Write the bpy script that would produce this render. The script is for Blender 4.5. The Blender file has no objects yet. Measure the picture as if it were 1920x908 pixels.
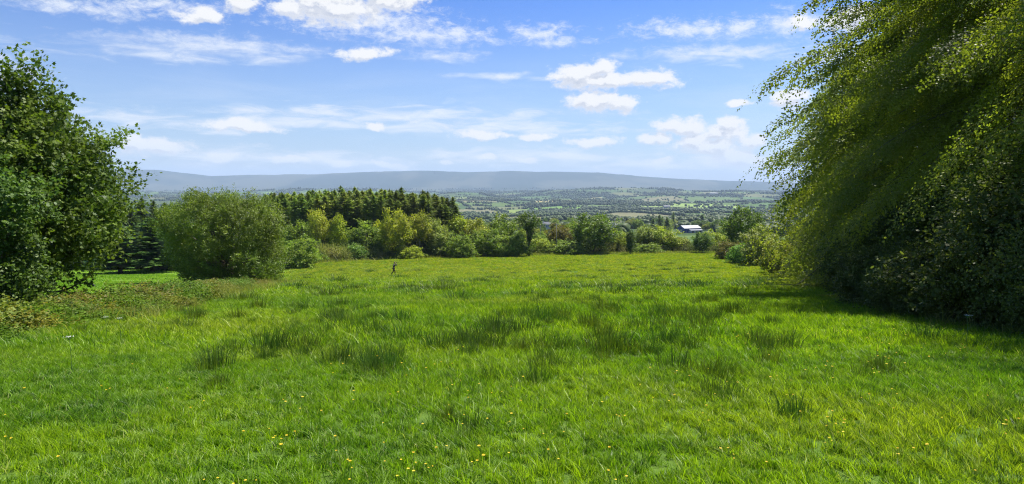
import bpy, math, random, time

import numpy as np
from mathutils import Vector, Matrix
R = math.radians
S = bpy.context.scene
COL = S.collection
rs = np.random.RandomState

# ------------------------------------------------------------------ camera, world, sun, exposure
F = 1207.0                       # focal length in photo pixels (photo 1920 x 908)
PITCH = R(5.16)
EYE = 1.75
cam = bpy.data.objects.new('camera', bpy.data.cameras.new('camera'))
COL.objects.link(cam)
cam.location = (0, 0, EYE)
cam.rotation_euler = (R(90) - PITCH, 0, 0)
cam.data.sensor_width = 36
cam.data.lens = F / 1920 * 36
cam.data.clip_start = 0.1
cam.data.clip_end = 100000
S.camera = cam
S.view_settings.view_transform = 'Standard'
S.view_settings.look = 'None'
S.view_settings.gamma = 1
S.view_settings.exposure = 1.15
S.view_settings.use_curve_mapping = False
S.render.engine = 'CYCLES'
cy = S.cycles
cy.max_bounces = 6; cy.diffuse_bounces = 3; cy.glossy_bounces = 2
cy.transmission_bounces = 4; cy.transparent_max_bounces = 6; cy.volume_bounces = 0
cy.caustics_reflective = False; cy.caustics_refractive = False
cy.sample_clamp_indirect = 4
cy.use_denoising = True
cy.filter_width = 1.1
try: cy.denoising_prefilter = 'NONE'
except Exception: pass

SUN_AZ, SUN_EL = R(43), R(56)     # azimuth right of the view direction (+Y)
sdir = Vector((math.sin(SUN_AZ) * math.cos(SUN_EL), math.cos(SUN_AZ) * math.cos(SUN_EL), math.sin(SUN_EL)))
sun = bpy.data.objects.new('sun', bpy.data.lights.new('sun', 'SUN'))
COL.objects.link(sun)
sun.data.energy = 5.0
sun.data.angle = R(0.5)
sun.data.color = (1.0, 0.95, 0.86)
sun.rotation_euler = sdir.to_track_quat('Z', 'Y').to_euler()

class NT:
    """small helper over a node tree"""
    def __init__(s, nt): s.nt = nt; nt.nodes.clear()
    def n(s, t, **kw):
        nd = s.nt.nodes.new(t)
        for k, v in kw.items():
            if k.startswith('i_'):
                key = k[2:]
                key = int(key) if key.isdigit() else key
                s.set(nd.inputs[key], v)
            else: setattr(nd, k, v)
        return nd
    def set(s, sock, v):
        if isinstance(v, bpy.types.NodeSocket): s.nt.links.new(v, sock)
        else: sock.default_value = v
    def m(s, op, a, b=0.0, c=0.0, clamp=False):
        nd = s.nt.nodes.new('ShaderNodeMath'); nd.operation = op; nd.use_clamp = clamp
        for i, v in enumerate((a, b, c)): s.set(nd.inputs[i], v)
        return nd.outputs[0]
    def v(s, op, a, b=(0, 0, 0), c=(0, 0, 0)):
        nd = s.nt.nodes.new('ShaderNodeVectorMath'); nd.operation = op
        s.set(nd.inputs[0], a); s.set(nd.inputs[1], b)
        if op == 'MULTIPLY_ADD': s.set(nd.inputs[2], c)
        return nd.outputs['Value'] if op in ('LENGTH', 'DOT_PRODUCT') else nd.outputs[0]
    def mix(s, f, a, b):
        nd = s.nt.nodes.new('ShaderNodeMix'); nd.data_type = 'RGBA'
        s.set(nd.inputs[0], f); s.set(nd.inputs[6], a); s.set(nd.inputs[7], b)
        return nd.outputs[2]
    def mul(s, f, a, b):
        nd = s.nt.nodes.new('ShaderNodeMix'); nd.data_type = 'RGBA'; nd.blend_type = 'MULTIPLY'
        s.set(nd.inputs[0], f); s.set(nd.inputs[6], a); s.set(nd.inputs[7], b)
        return nd.outputs[2]
    def ss(s, x, a, b, lo=0.0, hi=1.0):
        nd = s.nt.nodes.new('ShaderNodeMapRange'); nd.interpolation_type = 'SMOOTHSTEP'
        s.set(nd.inputs[0], x); s.set(nd.inputs[1], a); s.set(nd.inputs[2], b); s.set(nd.inputs[3], lo); s.set(nd.inputs[4], hi)
        return nd.outputs[0]
    def noise(s, vec, scale, detail=3.0, rough=0.5, dist=0.0):
        nd = s.nt.nodes.new('ShaderNodeTexNoise')
        s.set(nd.inputs['Vector'], vec); nd.inputs['Scale'].default_value = scale
        nd.inputs['Detail'].default_value = detail; nd.inputs['Roughness'].default_value = rough
        nd.inputs['Distortion'].default_value = dist
        return nd.outputs['Fac']

def pixdir(px, py):
    X = (px - 960) / F; Y = -(py - 454) / F
    d = Vector((X, math.cos(PITCH) + Y * math.sin(PITCH), -math.sin(PITCH) + Y * math.cos(PITCH)))
    return d.normalized()

def azel(px, py):
    d = pixdir(px, py)
    return math.atan2(d.x, d.y) * 1000, math.asin(d.z) * 1000

# clouds: px, py, half width, half height in photo pixels; the sky is a function of direction only
CUMULUS = [(625, 8, 110, 38), (735, -2, 90, 22), (545, 14, 40, 16), (376, 27, 46, 15), (455, 8, 40, 18), (690, 100, 54, 14),
           (1085, 140, 66, 25), (1130, 152, 80, 20), (1215, 148, 66, 20), (1130, 128, 34, 22), (1120, 190, 60, 20), (1165, 198, 42, 17), (1095, 180, 34, 14),
           (1280, 237, 56, 22), (1345, 250, 52, 24), (1368, 236, 30, 22), (1340, 276, 72, 26), (1300, 268, 45, 20), (1390, 298, 60, 18),
           (1115, 268, 58, 12), (905, 256, 62, 12), (1000, 258, 36, 10), (450, 240, 76, 11), (700, 234, 30, 8),
           (290, 278, 66, 16), (250, 268, 30, 14), (1480, 182, 40, 20), (1385, 190, 22, 8), (1600, 40, 60, 26), (1500, 45, 34, 14),
           (545, 298, 36, 8), (640, 304, 30, 7), (735, 308, 36, 7), (410, 296, 26, 10), (915, 296, 16, 6), (1245, 300, 30, 8),
           (-200, 120, 150, 40), (2100, 160, 190, 60), (-300, 330, 120, 20), (1230, 262, 40, 12), (1410, 262, 26, 14), (985, 300, 22, 6), (840, 305, 22, 5)]
WISPS = [(270, 101, 110, 13), (780, 70, 190, 20), (850, 62, 90, 14), (830, 108, 90, 12), (570, 95, 60, 10), (1010, 62, 70, 20), (1050, 78, 56, 14),
         (1300, 56, 150, 22), (1400, 50, 80, 18), (1330, 102, 190, 18), (1490, 45, 60, 24), (120, 5, 190, 16), (300, 10, 130, 14), (1560, 105, 60, 20),
         (500, 226, 380, 16), (760, 218, 330, 20), (900, 236, 300, 16), (640, 212, 260, 12), (1000, 240, 200, 14), (440, 238, 100, 12), (940, 147, 90, 8),
         (600, 300, 300, 16), (1000, 292, 300, 18), (1300, 310, 260, 18), (400, 284, 130, 14), (1080, 240, 100, 8), (380, 90, 200, 24), (700, 45, 180, 30),
         (2200, 60, 300, 40), (-300, 40, 200, 30)]

def make_world():
    w = bpy.data.worlds.new('World'); S.world = w; w.use_nodes = True
    # density group
    g = bpy.data.node_groups.new('cloud_density', 'ShaderNodeTree')
    g.interface.new_socket('P', in_out='INPUT', socket_type='NodeSocketVector')
    g.interface.new_socket('D', in_out='OUTPUT', socket_type='NodeSocketFloat')
    T = NT(g)
    gi = T.n('NodeGroupInput'); P = gi.outputs[0]
    nz = T.n('ShaderNodeTexNoise', i_Scale=0.017, i_Detail=4.0); T.set(nz.inputs['Vector'], P)
    off = T.v('MULTIPLY_ADD', nz.outputs['Color'], (44, 26, 0), (-22, -13, 0))
    Q = T.v('ADD', P, off)
    M = None
    for (px, py, hw, hh) in CUMULUS:
        a, e = azel(px, py); k = 1000 / F
        rx, ry = hw * k * 1.04, hh * k * 1.04
        q = T.v('MULTIPLY_ADD', Q, (1 / rx, 1 / ry, 0), (-a / rx, -e / ry, 0))
        l = T.v('LENGTH', q)
        M = l if M is None else T.m('SMOOTH_MIN', M, l, 0.25)
    M = T.m('SUBTRACT', 1.0, M)
    sc = T.v('MULTIPLY', P, (1, 1.5, 1))
    fb = T.noise(sc, 0.042, 10, 0.64)
    D = T.m('ADD', M, T.m('MULTIPLY', T.m('SUBTRACT', fb, 0.5), 2.1))
    go = T.n('NodeGroupOutput'); T.set(go.inputs[0], D)
    # world
    T = NT(w.node_tree)
    tc = T.n('ShaderNodeTexCoord')
    sep = T.n('ShaderNodeSeparateXYZ'); T.set(sep.inputs[0], tc.outputs['Generated'])
    az = T.m('MULTIPLY', T.m('ARCTAN2', sep.outputs[0], sep.outputs[1]), 1000)
    el = T.m('MULTIPLY', T.m('ARCSINE', sep.outputs[2]), 1000)
    cb = T.n('ShaderNodeCombineXYZ'); T.set(cb.inputs[0], az); T.set(cb.inputs[1], el); P = cb.outputs[0]
    sky = T.n('ShaderNodeTexSky', sky_type='NISHITA', sun_disc=False, sun_elevation=SUN_EL, sun_rotation=SUN_AZ,
              altitude=150, air_density=1.0, dust_density=0.6, ozone_density=2.5)
    base = T.mul(1.0, sky.outputs[0], T.mix(T.ss(el, 20, 360), (.84, .98, 1.22, 1), (.42, .74, 1.36, 1)))
    hz = T.ss(el, 300, -10)
    base = T.mix(T.m('MULTIPLY', hz, 0.45), base, (4.9, 6.3, 8.7, 1))
    # wisps
    nz = T.n('ShaderNodeTexNoise', i_Scale=0.006, i_Detail=4.0); T.set(nz.inputs['Vector'], P)
    Q = T.v('ADD', P, T.v('MULTIPLY_ADD', nz.outputs['Color'], (90, 30, 0), (-45, -15, 0)))
    M = None
    for (px, py, hw, hh) in WISPS:
        a, e = azel(px, py); k = 1000 / F
        rx, ry = hw * k * 1.25, hh * k * 1.25
        l = T.v('LENGTH', T.v('MULTIPLY_ADD', Q, (1 / rx, 1 / ry, 0), (-a / rx, -e / ry, 0)))
        M = l if M is None else T.m('MINIMUM', M, l)
    M = T.m('SUBTRACT', 1.0, M)
    f1 = T.noise(T.v('MULTIPLY', P, (0.32, 1.5, 1)), 0.05, 7, 0.6, 0.6)
    f2 = T.noise(T.v('MULTIPLY', P, (0.8, 1.6, 1)), 0.055, 6, 0.72, 0.3)
    high = T.ss(el, 150, 230)
    fw = T.m('ADD', T.m('MULTIPLY', f2, high), T.m('MULTIPLY', f1, T.m('SUBTRACT', 1.0, high)))
    Dw = T.m('ADD', M, T.m('MULTIPLY', T.m('SUBTRACT', fw, 0.52), 3.0))
    aw = T.m('MULTIPLY', T.ss(Dw, 0.0, 1.25), 0.85)
    # thin veil everywhere low in the sky
    veil = T.m('MULTIPLY', T.ss(T.noise(T.v('MULTIPLY', P, (0.2, 1.3, 1)), 0.02, 6, 0.6, 0.5), 0.42, 0.75), T.ss(el, 230, 30))
    c = T.mix(T.m('MULTIPLY', veil, 0.35), base, (7.4, 8.1, 9.2, 1))
    c = T.mix(aw, c, (8.2, 8.6, 9.3, 1))
    d0 = T.n('ShaderNodeGroup', node_tree=g); T.set(d0.inputs[0], P)
    d1 = T.n('ShaderNodeGroup', node_tree=g); T.set(d1.inputs[0], T.v('ADD', P, (5, 11, 0)))
    D0, D1 = d0.outputs[0], d1.outputs[0]
    ac = T.ss(D0, -0.03, 0.55)
    lit = T.ss(T.m('SUBTRACT', D0, D1), -0.22, 0.22)
    thick = T.ss(D0, 0.25, 1.0)
    grey = T.m('MULTIPLY', T.m('SUBTRACT', 1.0, lit), T.m('MULTIPLY_ADD', thick, 0.6, 0.4))
    cc = T.mix(grey, (8.8, 8.85, 9.0, 1), (5.0, 5.5, 6.7, 1))
    cc = T.mix(T.m('MULTIPLY', T.ss(el, 90, 10), 0.3), cc, (7.6, 8.2, 9.2, 1))
    lowfade = T.ss(el, 5, 75, 0.65, 0.98)
    c = T.mix(T.m('MULTIPLY', ac, lowfade), c, cc)
    bg = T.n('ShaderNodeBackground', i_Strength=0.05); T.set(bg.inputs[0], c)
    T.set(T.n('ShaderNodeOutputWorld').inputs[0], bg.outputs[0])
make_world()

# ------------------------------------------------------------------ numpy noise and the shape of the land
def h2(ix, iy, seed=0):
    n = (ix.astype(np.int64) * 374761393 + iy.astype(np.int64) * 668265263 + seed * 1442695041) & 0xffffffff
    n = ((n ^ (n >> 13)) * 1274126177) & 0xffffffff
    n = (n ^ (n >> 16)) & 0xffffffff
    return n / 4294967296.0

def vn(x, y, seed=0):
    ix, iy = np.floor(x), np.floor(y); fx, fy = x - ix, y - iy
    fx = fx * fx * (3 - 2 * fx); fy = fy * fy * (3 - 2 * fy)
    a, b, c, d = h2(ix, iy, seed), h2(ix + 1, iy, seed), h2(ix, iy + 1, seed), h2(ix + 1, iy + 1, seed)
    return (a + (b - a) * fx) * (1 - fy) + (c + (d - c) * fx) * fy

def fbm(x, y, seed=0, o=4):
    t = 0; a = .5; s = 0
    for i in range(o):
        t = t + a * vn(x, y, seed + i * 7); s += a; a *= .5; x = x * 2.03 + 11.3; y = y * 2.03 + 5.7
    return t / s

def sst(x, a, b):
    t = np.clip((x - a) / (b - a), 0, 1); return t * t * (3 - 2 * t)

_ky = [-400, 0, 110, 205, 750, 1400, 2400, 4000, 9000, 60000]
_kz = [50, 0, -13.75, -20.0, -51.5, -78, -106, -112, -112, -112]
_ly = np.concatenate([np.linspace(-400, 0, 201)[:-1], np.linspace(0, 300, 601)[:-1], np.geomspace(300, 60000, 800)])
_lz = np.interp(_ly, _ky, _kz)
for _ in range(60): _lz[1:-1] = (_lz[:-2] + 2 * _lz[1:-1] + _lz[2:]) / 4
RIDGE_X = [-900, 0, 230, 300, 350, 400, 500, 600, 700, 800, 870, 950, 1050, 1130, 1200, 1300, 1400, 1480, 1700, 2800]
RIDGE_Y = [322, 316, 318, 319, 325, 330, 328, 327, 322, 320.5, 323, 321.5, 323, 324.5, 331, 337, 340, 343, 338, 330]

def H(x, y):
    x = np.asarray(x, float); y = np.asarray(y, float)
    z = np.interp(y, _ly, _lz)
    r = np.sqrt(x * x + y * y)
    z = z + (fbm(x / 17, y / 17, 3, 3) - .5) * 0.5 * sst(r, 3, 30)
    z = z + (fbm(x / 90, y / 90, 5, 3) - .5) * 5.0 * sst(r, 230, 600)
    A = 12 * sst(r, 700, 1800) + 30 * sst(r, 2200, 4500)
    z = z + (fbm(x / 750 + 3.3, y / 950 + 1.7, 9, 4) - .5) * 2 * A * sst(r, 600, 2500)
    # distant ridge
    ys = np.maximum(y, 50.)
    px = np.where(y > 50, 960 + F * x / ys, np.where(x > 0, 2800, -900))
    ry = np.interp(px, RIDGE_X, RIDGE_Y)
    rr = np.where(y > 50, y, r)
    top = (345.0 - ry) / F * 13000 + EYE + (fbm(x / 400, y / 3000, 21, 4) - .5) * 30
    t = sst(rr, 8600, 13000)
    ridge = -112 + (top + 112) * t ** 1.2 * (0.80 + 0.20 * (t > .98) + .20 * (t <= .98) * (1 - (1 - t) ** .3 * fbm(x / 900, y / 1600, 31, 3) * 2))
    z = z * (1 - t) + ridge * t
    z = z - 70 * sst(rr, 13400, 19000)
    # little wooded hills
    for (hpx, hy, hh, sw) in ((868, 5600, 52, 330), (1185, 6500, 62, 900), (1500, 5200, 40, 700), (640, 6800, 50, 900), (300, 6200, 30, 900)):
        hx = (hpx - 960) / F * hy
        z = z + hh * np.exp(-(((x - hx) / sw) ** 2 + ((y - hy) / (sw * 1.3)) ** 2))
    return z

def Hs(x, y): return float(H(np.array([x]), np.array([y]))[0])

_T = np.geomspace(3, 60000, 1600)
def ground(px, py):
    """the point of the land seen at a photo pixel"""
    d = np.array(pixdir(px, py)); ts = _T
    for n in range(3):
        under = EYE + d[2] * ts < H(d[0] * ts, d[1] * ts)
        i = max(1, int(np.argmax(under)) if under.any() else len(ts) - 1)
        ts = np.linspace(ts[i - 1], ts[i], 24)
    p = d * ts[12]
    return Vector((p[0], p[1], Hs(p[0], p[1])))

def at(px, y):
    """the land at a depth along a photo column"""
    z = -y * .12
    for _ in range(3):
        t = y * math.cos(PITCH) - (z - EYE) * math.sin(PITCH)
        x = (px - 960) / F * t; z = Hs(x, y)
    return Vector((x, y, z))

def z_at(py, y):
    th = math.atan(-(py - 454) / F) - PITCH
    return EYE + y * math.tan(th)

# ------------------------------------------------------------------ object helpers
def tag(o, label=None, cat=None, group=None, kind=None):
    if label: o['label'] = label
    if cat: o['category'] = cat
    if group: o['group'] = group
    if kind: o['kind'] = kind
    return o

def link(name, me, mat=None, parent=None):
    o = bpy.data.objects.new(name, me); COL.objects.link(o)
    if mat and me is not None and len(me.materials) == 0: me.materials.append(mat)
    if parent: o.parent = parent
    return o

def empty(name, loc=(0, 0, 0), rz=0, sc=None):
    o = bpy.data.objects.new(name, None); COL.objects.link(o)
    o.location = loc; o.rotation_euler = (0, 0, rz); o.empty_display_size = .2
    if sc: o.scale = sc
    return o

def copy_tree(o, parent=None):
    c = o.copy(); COL.objects.link(c)
    for k in ('label',):
        if k in c and parent is None: del c[k]
    if parent: c.parent = parent
    for ch in list(KIDS.get(o.name, [])): copy_tree(ch, c)
    return c
KIDS = {}
def kid(parent, name, me, mat=None):
    o = link(name, me, mat, parent); KIDS.setdefault(parent.name, []).append(o); return o

def npmesh(name, V, k, nf, mat=None, tint=None, idx=None, smooth=False):
    """mesh of nf faces with k corners each; V (n,3); idx (nf,k) or None for consecutive"""
    me = bpy.data.meshes.new(name)
    V = np.asarray(V, np.float32)
    me.vertices.add(len(V)); me.vertices.foreach_set('co', V.ravel())
    me.loops.add(nf * k); me.polygons.add(nf)
    ii = np.arange(nf * k, dtype=np.int32) if idx is None else np.asarray(idx, np.int32).ravel()
    me.loops.foreach_set('vertex_index', ii)
    me.polygons.foreach_set('loop_start', np.arange(0, nf * k, k, dtype=np.int32))
    me.polygons.foreach_set('loop_total', np.full(nf, k, np.int32))
    if smooth: me.polygons.foreach_set('use_smooth', np.ones(nf, bool))
    if tint is not None:
        a = me.attributes.new('tint', 'FLOAT', 'POINT'); a.data.foreach_set('value', np.asarray(tint, np.float32).ravel())
    me.update(calc_edges=True)
    if mat: me.materials.append(mat)
    return me

class MB:
    def __init__(s): s.v = []; s.f = []
    def add(s, vs, fs):
        b = len(s.v); s.v += [tuple(p) for p in vs]; s.f += [tuple(b + i for i in f) for f in fs]
    def box(s, c, d, rz=0, top=1.0):
        x, y, z = d[0] / 2, d[1] / 2, d[2] / 2; cs, sn = math.cos(rz), math.sin(rz); vs = []
        for sz in (-1, 1):
            k = 1 if sz < 0 else top
            for sx, sy in ((-1, -1), (1, -1), (1, 1), (-1, 1)):
                a, b = sx * x * k, sy * y * k
                vs.append((c[0] + a * cs - b * sn, c[1] + a * sn + b * cs, c[2] + sz * z))
        s.add(vs, [(3, 2, 1, 0), (4, 5, 6, 7), (0, 1, 5, 4), (1, 2, 6, 5), (2, 3, 7, 6), (3, 0, 4, 7)])
    def tube(s, pts, rad, n=7):
        pts = [Vector(p) for p in pts]; vs = []; fs = []; up = Vector((.31, .17, .93))
        for i, p in enumerate(pts):
            d = (pts[min(i + 1, len(pts) - 1)] - pts[max(i - 1, 0)]).normalized()
            a = d.cross(up)
            if a.length < .05: a = d.cross(Vector((1, 0, 0)))
            a.normalize(); b = d.cross(a)
            for j in range(n):
                t = 2 * math.pi * j / n; vs.append(p + (a * math.cos(t) + b * math.sin(t)) * rad[i])
        for i in range(len(pts) - 1):
            for j in range(n): fs.append((i * n + j, i * n + (j + 1) % n, (i + 1) * n + (j + 1) % n, (i + 1) * n + j))
        fs.append(tuple(range(n))[::-1]); fs.append(tuple((len(pts) - 1) * n + j for j in range(n)))
        s.add(vs, fs)
    def mesh(s, name, mat=None, smooth=False):
        me = bpy.data.meshes.new(name); me.from_pydata(s.v, [], s.f); me.update()
        if smooth: me.polygons.foreach_set('use_smooth', np.ones(len(me.polygons), bool))
        if mat: me.materials.append(mat)
        return me

# ------------------------------------------------------------------ materials
def leaf_mat(name, a, b, trans=0.4, spec=0.25, obj=False, tcol=(1.15, 1.25, .5), rough=.5):
    m = bpy.data.materials.new(name); m.use_nodes = True; T = NT(m.node_tree)
    at_ = T.n('ShaderNodeAttribute', attribute_name='tint')
    c = T.mix(at_.outputs['Fac'], (*a, 1), (*b, 1))
    geo = T.n('ShaderNodeNewGeometry')
    oi = T.n('ShaderNodeObjectInfo')
    if obj: c = T.mul(1.0, c, oi.outputs['Color'])
    nz = T.noise(geo.outputs['Position'], .35, 2)
    vv = T.m('MULTIPLY_ADD', nz, .7, .65)
    hs = T.n('ShaderNodeHueSaturation'); T.set(hs.inputs['Color'], c); T.set(hs.inputs['Value'], vv)
    T.set(hs.inputs['Hue'], T.m('MULTIPLY_ADD', nz, .04, .48))
    c = hs.outputs[0]
    p = T.n('ShaderNodeBsdfPrincipled', i_Roughness=rough); T.set(p.inputs['Base Color'], c)
    p.inputs['Specular IOR Level'].default_value = spec
    tr = T.n('ShaderNodeBsdfTranslucent'); T.set(tr.inputs[0], T.mul(1.0, c, (*tcol, 1)))
    mx = T.n('ShaderNodeMixShader', i_0=trans); T.set(mx.inputs[1], p.outputs[0]); T.set(mx.inputs[2], tr.outputs[0])
    T.set(T.n('ShaderNodeOutputMaterial').inputs[0], mx.outputs[0])
    return m

def bark_mat(name, a, b, scale=6):
    m = bpy.data.materials.new(name); m.use_nodes = True; T = NT(m.node_tree)
    tc = T.n('ShaderNodeTexCoord')
    nz = T.noise(T.v('MULTIPLY', tc.outputs['Object'], (1, 1, .3)), scale, 5, .65)
    c = T.mix(T.ss(nz, .35, .68), (*a, 1), (*b, 1))
    p = T.n('ShaderNodeBsdfPrincipled', i_Roughness=.9); T.set(p.inputs['Base Color'], c)
    bp = T.n('ShaderNodeBump', i_Strength=.6, i_Distance=.05); T.set(bp.inputs['Height'], nz); T.set(p.inputs['Normal'], bp.outputs[0])
    T.set(T.n('ShaderNodeOutputMaterial').inputs[0], p.outputs[0])
    return m

def plain(name, c, rough=.6, c2=None, scale=8, metal=0):
    m = bpy.data.materials.new(name); m.use_nodes = True; T = NT(m.node_tree)
    p = T.n('ShaderNodeBsdfPrincipled', i_Roughness=rough, i_Metallic=metal)
    tc = T.n('ShaderNodeTexCoord')
    nz = T.noise(tc.outputs['Object'], scale, 4, .6)
    T.set(p.inputs['Base Color'], T.mix(T.ss(nz, .3, .7), (*c, 1), (*(c2 or tuple(x * .82 for x in c)), 1)))
    T.set(T.n('ShaderNodeOutputMaterial').inputs[0], p.outputs[0])
    return m

M_bark = bark_mat('bark', (.05, .04, .03), (.14, .12, .09))
M_birch = bark_mat('pale_bark', (.45, .42, .36), (.2, .17, .13))

# ------------------------------------------------------------------ the land: one sheet, finer near the camera
LEFT = [ground(px, py) for px, py in ((0, 612), (160, 600), (300, 575), (400, 552), (462, 541), (530, 528), (560, 505), (600, 492))]
RIGHT = [ground(px, py) for px, py in ((1920, 622), (1750, 602), (1640, 566), (1560, 534), (1470, 506), (1400, 484), (1350, 476))]
_lx = [LEFT[0].x - (LEFT[1].x - LEFT[0].x) * 3] + [p.x for p in LEFT]; _lyy = [LEFT[0].y - (LEFT[1].y - LEFT[0].y) * 3] + [p.y for p in LEFT]
FARP = [ground(px, py) for px, py in ((600, 492), (760, 485), (900, 480), (1100, 476), (1350, 475))]

def xleft(y): return np.interp(y, [-20, 0, *[p.y for p in LEFT]], [-13, -13.5, *[p.x for p in LEFT]])
def xright(y): return np.interp(y, [-20, 0, *[p.y for p in RIGHT]], [9, 11.5, *[p.x for p in RIGHT]])
def yfar(x): return np.interp(x, [p.x for p in FARP], [p.y for p in FARP])
def in_meadow(x, y, m=0.0): return (x > xleft(y) - m) & (x < xright(y) + m) & (y < yfar(x) + m)

def fields(x, y, cell=250.):
    """patchwork of the far plain: (kind 0..1, id hash, distance to the hedge in metres)"""
    wx = (fbm(x / 500, y / 500, 41, 3) - .5) * 240; wy = (fbm(x / 500, y / 500, 42, 3) - .5) * 240
    c, s = math.cos(.32), math.sin(.32)
    u = (c * (x + wx) + s * (y + wy)) / cell; v = (-s * (x + wx) + c * (y + wy)) / (cell * 1.35)
    iu, iv = np.floor(u), np.floor(v)
    d1 = np.full(u.shape, 9.); d2 = d1.copy(); bid = np.zeros(u.shape)
    for a in (-1, 0, 1):
        for b in (-1, 0, 1):
            ju, jv = iu + a, iv + b
            su = ju + .15 + .7 * h2(ju, jv, 1); sv = jv + .15 + .7 * h2(ju, jv, 2)
            d = np.hypot(u - su, v - sv); hid = h2(ju, jv, 3)
            cl = d < d1
            d2 = np.where(cl, d1, np.minimum(d2, d)); bid = np.where(cl, hid, bid); d1 = np.where(cl, d, d1)
    return bid, (d2 - d1) * cell * .5
WOOD = .27
SPECIAL = [(1025, 379, (.42, .34, .15)), (1078, 376, (.40, .32, .15)), (1010, 393, (.18, .24, .06)), (1060, 388, (.14, .25, .05)), (1290, 387, (.22, .32, .09)),
           (1240, 386, (.20, .28, .09)), (1120, 372, (.30, .28, .13)), (1180, 352, (.22, .30, .12)), (940, 352, (.2, .26, .1)), (1300, 352, (.34, .33, .2)),
           (320, 362, (.17, .33, .08)), (400, 358, (.2, .3, .1)), (480, 362, (.18, .3, .08)), (870, 372, (.2, .25, .1)), (1010, 404, (.19, .22, .07))]
_sp = [(fields(np.array([g.x]), np.array([g.y]))[0][0], c) for g, c in ((ground(a, b), c) for a, b, c in SPECIAL)]

def build_land():
    az = np.concatenate([np.linspace(-180, -50, 100)[:-1], np.linspace(-50, 50, 1251), np.linspace(50, 180, 100)[1:-1]])
    rr = np.concatenate([np.geomspace(.6, 250, 170)[:-1], np.geomspace(250, 20000, 340)[:-1], np.geomspace(20000, 60000, 12)])
    A, RR = np.meshgrid(np.radians(az), rr)
    X = RR * np.sin(A); Y = RR * np.cos(A); Z = H(X, Y)
    Z = Z - .02
    n = len(az); k = len(rr)
    V = np.stack([X, Y, Z], -1).reshape(-1, 3); V = np.vstack([V, [[0, 0, 0]]])
    i = np.arange(k - 1)[:, None] * n; j = np.arange(n)[None, :]; j2 = (j + 1) % n
    quads = np.stack([i + j, i + j2, i + n + j2, i + n + j], -1).reshape(-1, 4)[:, ::-1]
    me = npmesh('land', V, 4, len(quads), idx=quads, smooth=True)
    x, y = V[:, 0], V[:, 1]; r = np.hypot(x, y)
    bid, de = fields(x, y)
    col = np.zeros((len(V), 4)); col[:, 3] = 1
    pal = [(.10, .18, .05), (.13, .20, .06), (.10, .15, .06), (.17, .19, .09), (.08, .14, .05), (.22, .22, .12), (.09, .13, .05), (.12, .19, .06)]
    t = np.clip((bid - WOOD) / (1 - WOOD), 0, .9999)
    sel = (t * len(pal)).astype(int)
    c = np.array(pal)[sel]
    c = c * .62
    c[bid < WOOD] = (.035, .06, .022)
    for hid, cc in _sp: c[np.abs(bid - hid) < 1e-9] = np.array(cc) * .8
    mot = fbm(x / 60, y / 60, 51, 3)[:, None]; c = c * (.8 + .4 * mot)
    hedge = (de < 7)[:, None]; c = np.where(hedge, np.array((.04, .07, .025)), c)
    hill = sst(r, 8800, 10500)[:, None]; mz = fbm(x / 700, y / 1200, 61, 4)[:, None]
    c = c * (1 - hill) + hill * (np.array((.02, .035, .022)) * (1 - sst(mz, .45, .6)) + np.array((.055, .065, .045)) * sst(mz, .45, .6))
    near = 1 - sst(y, 235, 330)
    c = c * (1 - near[:, None]) + near[:, None] * np.array((.10, .16, .035))
    inm = in_meadow(x, y, 1.0) & (y > -60)
    c[inm] = (.07, .125, .02)
    lf = (x < xleft(y)) & (y < 128) & (r < 200)
    c[lf] = (.14, .25, .03)
    col[:, :3] = c
    at_ = me.color_attributes.new('land_colour', 'FLOAT_COLOR', 'POINT'); at_.data.foreach_set('color', col.astype(np.float32).ravel())
    m = bpy.data.materials.new('land'); m.use_nodes = True; T = NT(m.node_tree)
    a = T.n('ShaderNodeAttribute', attribute_name='land_colour'); geo = T.n('ShaderNodeNewGeometry')
    n1 = T.noise(geo.outputs['Position'], .25, 6, .65); n2 = T.noise(geo.outputs['Position'], 7, 4, .7)
    c = T.mul(1.0, a.outputs['Color'], T.mix(n1, (.65, .72, .6, 1), (1.35, 1.25, 1.3, 1)))
    c = T.mul(1.0, c, T.mix(n2, (.7, .7, .7, 1), (1.3, 1.3, 1.2, 1)))
    p = T.n('ShaderNodeBsdfPrincipled', i_Roughness=.95); T.set(p.inputs['Base Color'], c); p.inputs['Specular IOR Level'].default_value = .05
    bp = T.n('ShaderNodeBump', i_Strength=.5, i_Distance=.1); T.set(bp.inputs['Height'], n2); T.set(p.inputs['Normal'], bp.outputs[0])
    T.set(T.n('ShaderNodeOutputMaterial').inputs[0], p.outputs[0])
    me.materials.append(m)
    o = link('ground', me); tag(o, 'green land falling from the meadow to a patchwork plain and distant hills', 'ground', kind='structure')
build_land()

# ------------------------------------------------------------------ foliage generators
DIAMOND = np.array([(-.5, 0), (0, -.3), (.5, 0), (0, .3)])
ROUND6 = np.array([(-.5, 0), (-.2, -.34), (.22, -.3), (.5, 0), (.22, .3), (-.2, .34)])
MAPLE = np.array([(-.42, 0), (-.28, -.45), (-.02, -.22), (.22, -.5), (.2, -.16), (.6, 0), (.2, .16), (.22, .5), (-.02, .22), (-.28, .45)])

def norm(v): return v / np.maximum(np.linalg.norm(v, axis=-1, keepdims=True), 1e-9)

def leaves_mesh(name, P, U, N, size, tint, shape, mat=None):
    """one flat leaf per row of P: long axis U, normal N"""
    U = norm(U); Wd = norm(np.cross(N, U))
    k = len(shape)
    V = P[:, None, :] + size[:, None, None] * (shape[None, :, 0, None] * U[:, None, :] + shape[None, :, 1, None] * Wd[:, None, :])
    return npmesh(name, V.reshape(-1, 3), k, len(P), mat, tint=np.repeat(tint, k))

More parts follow.
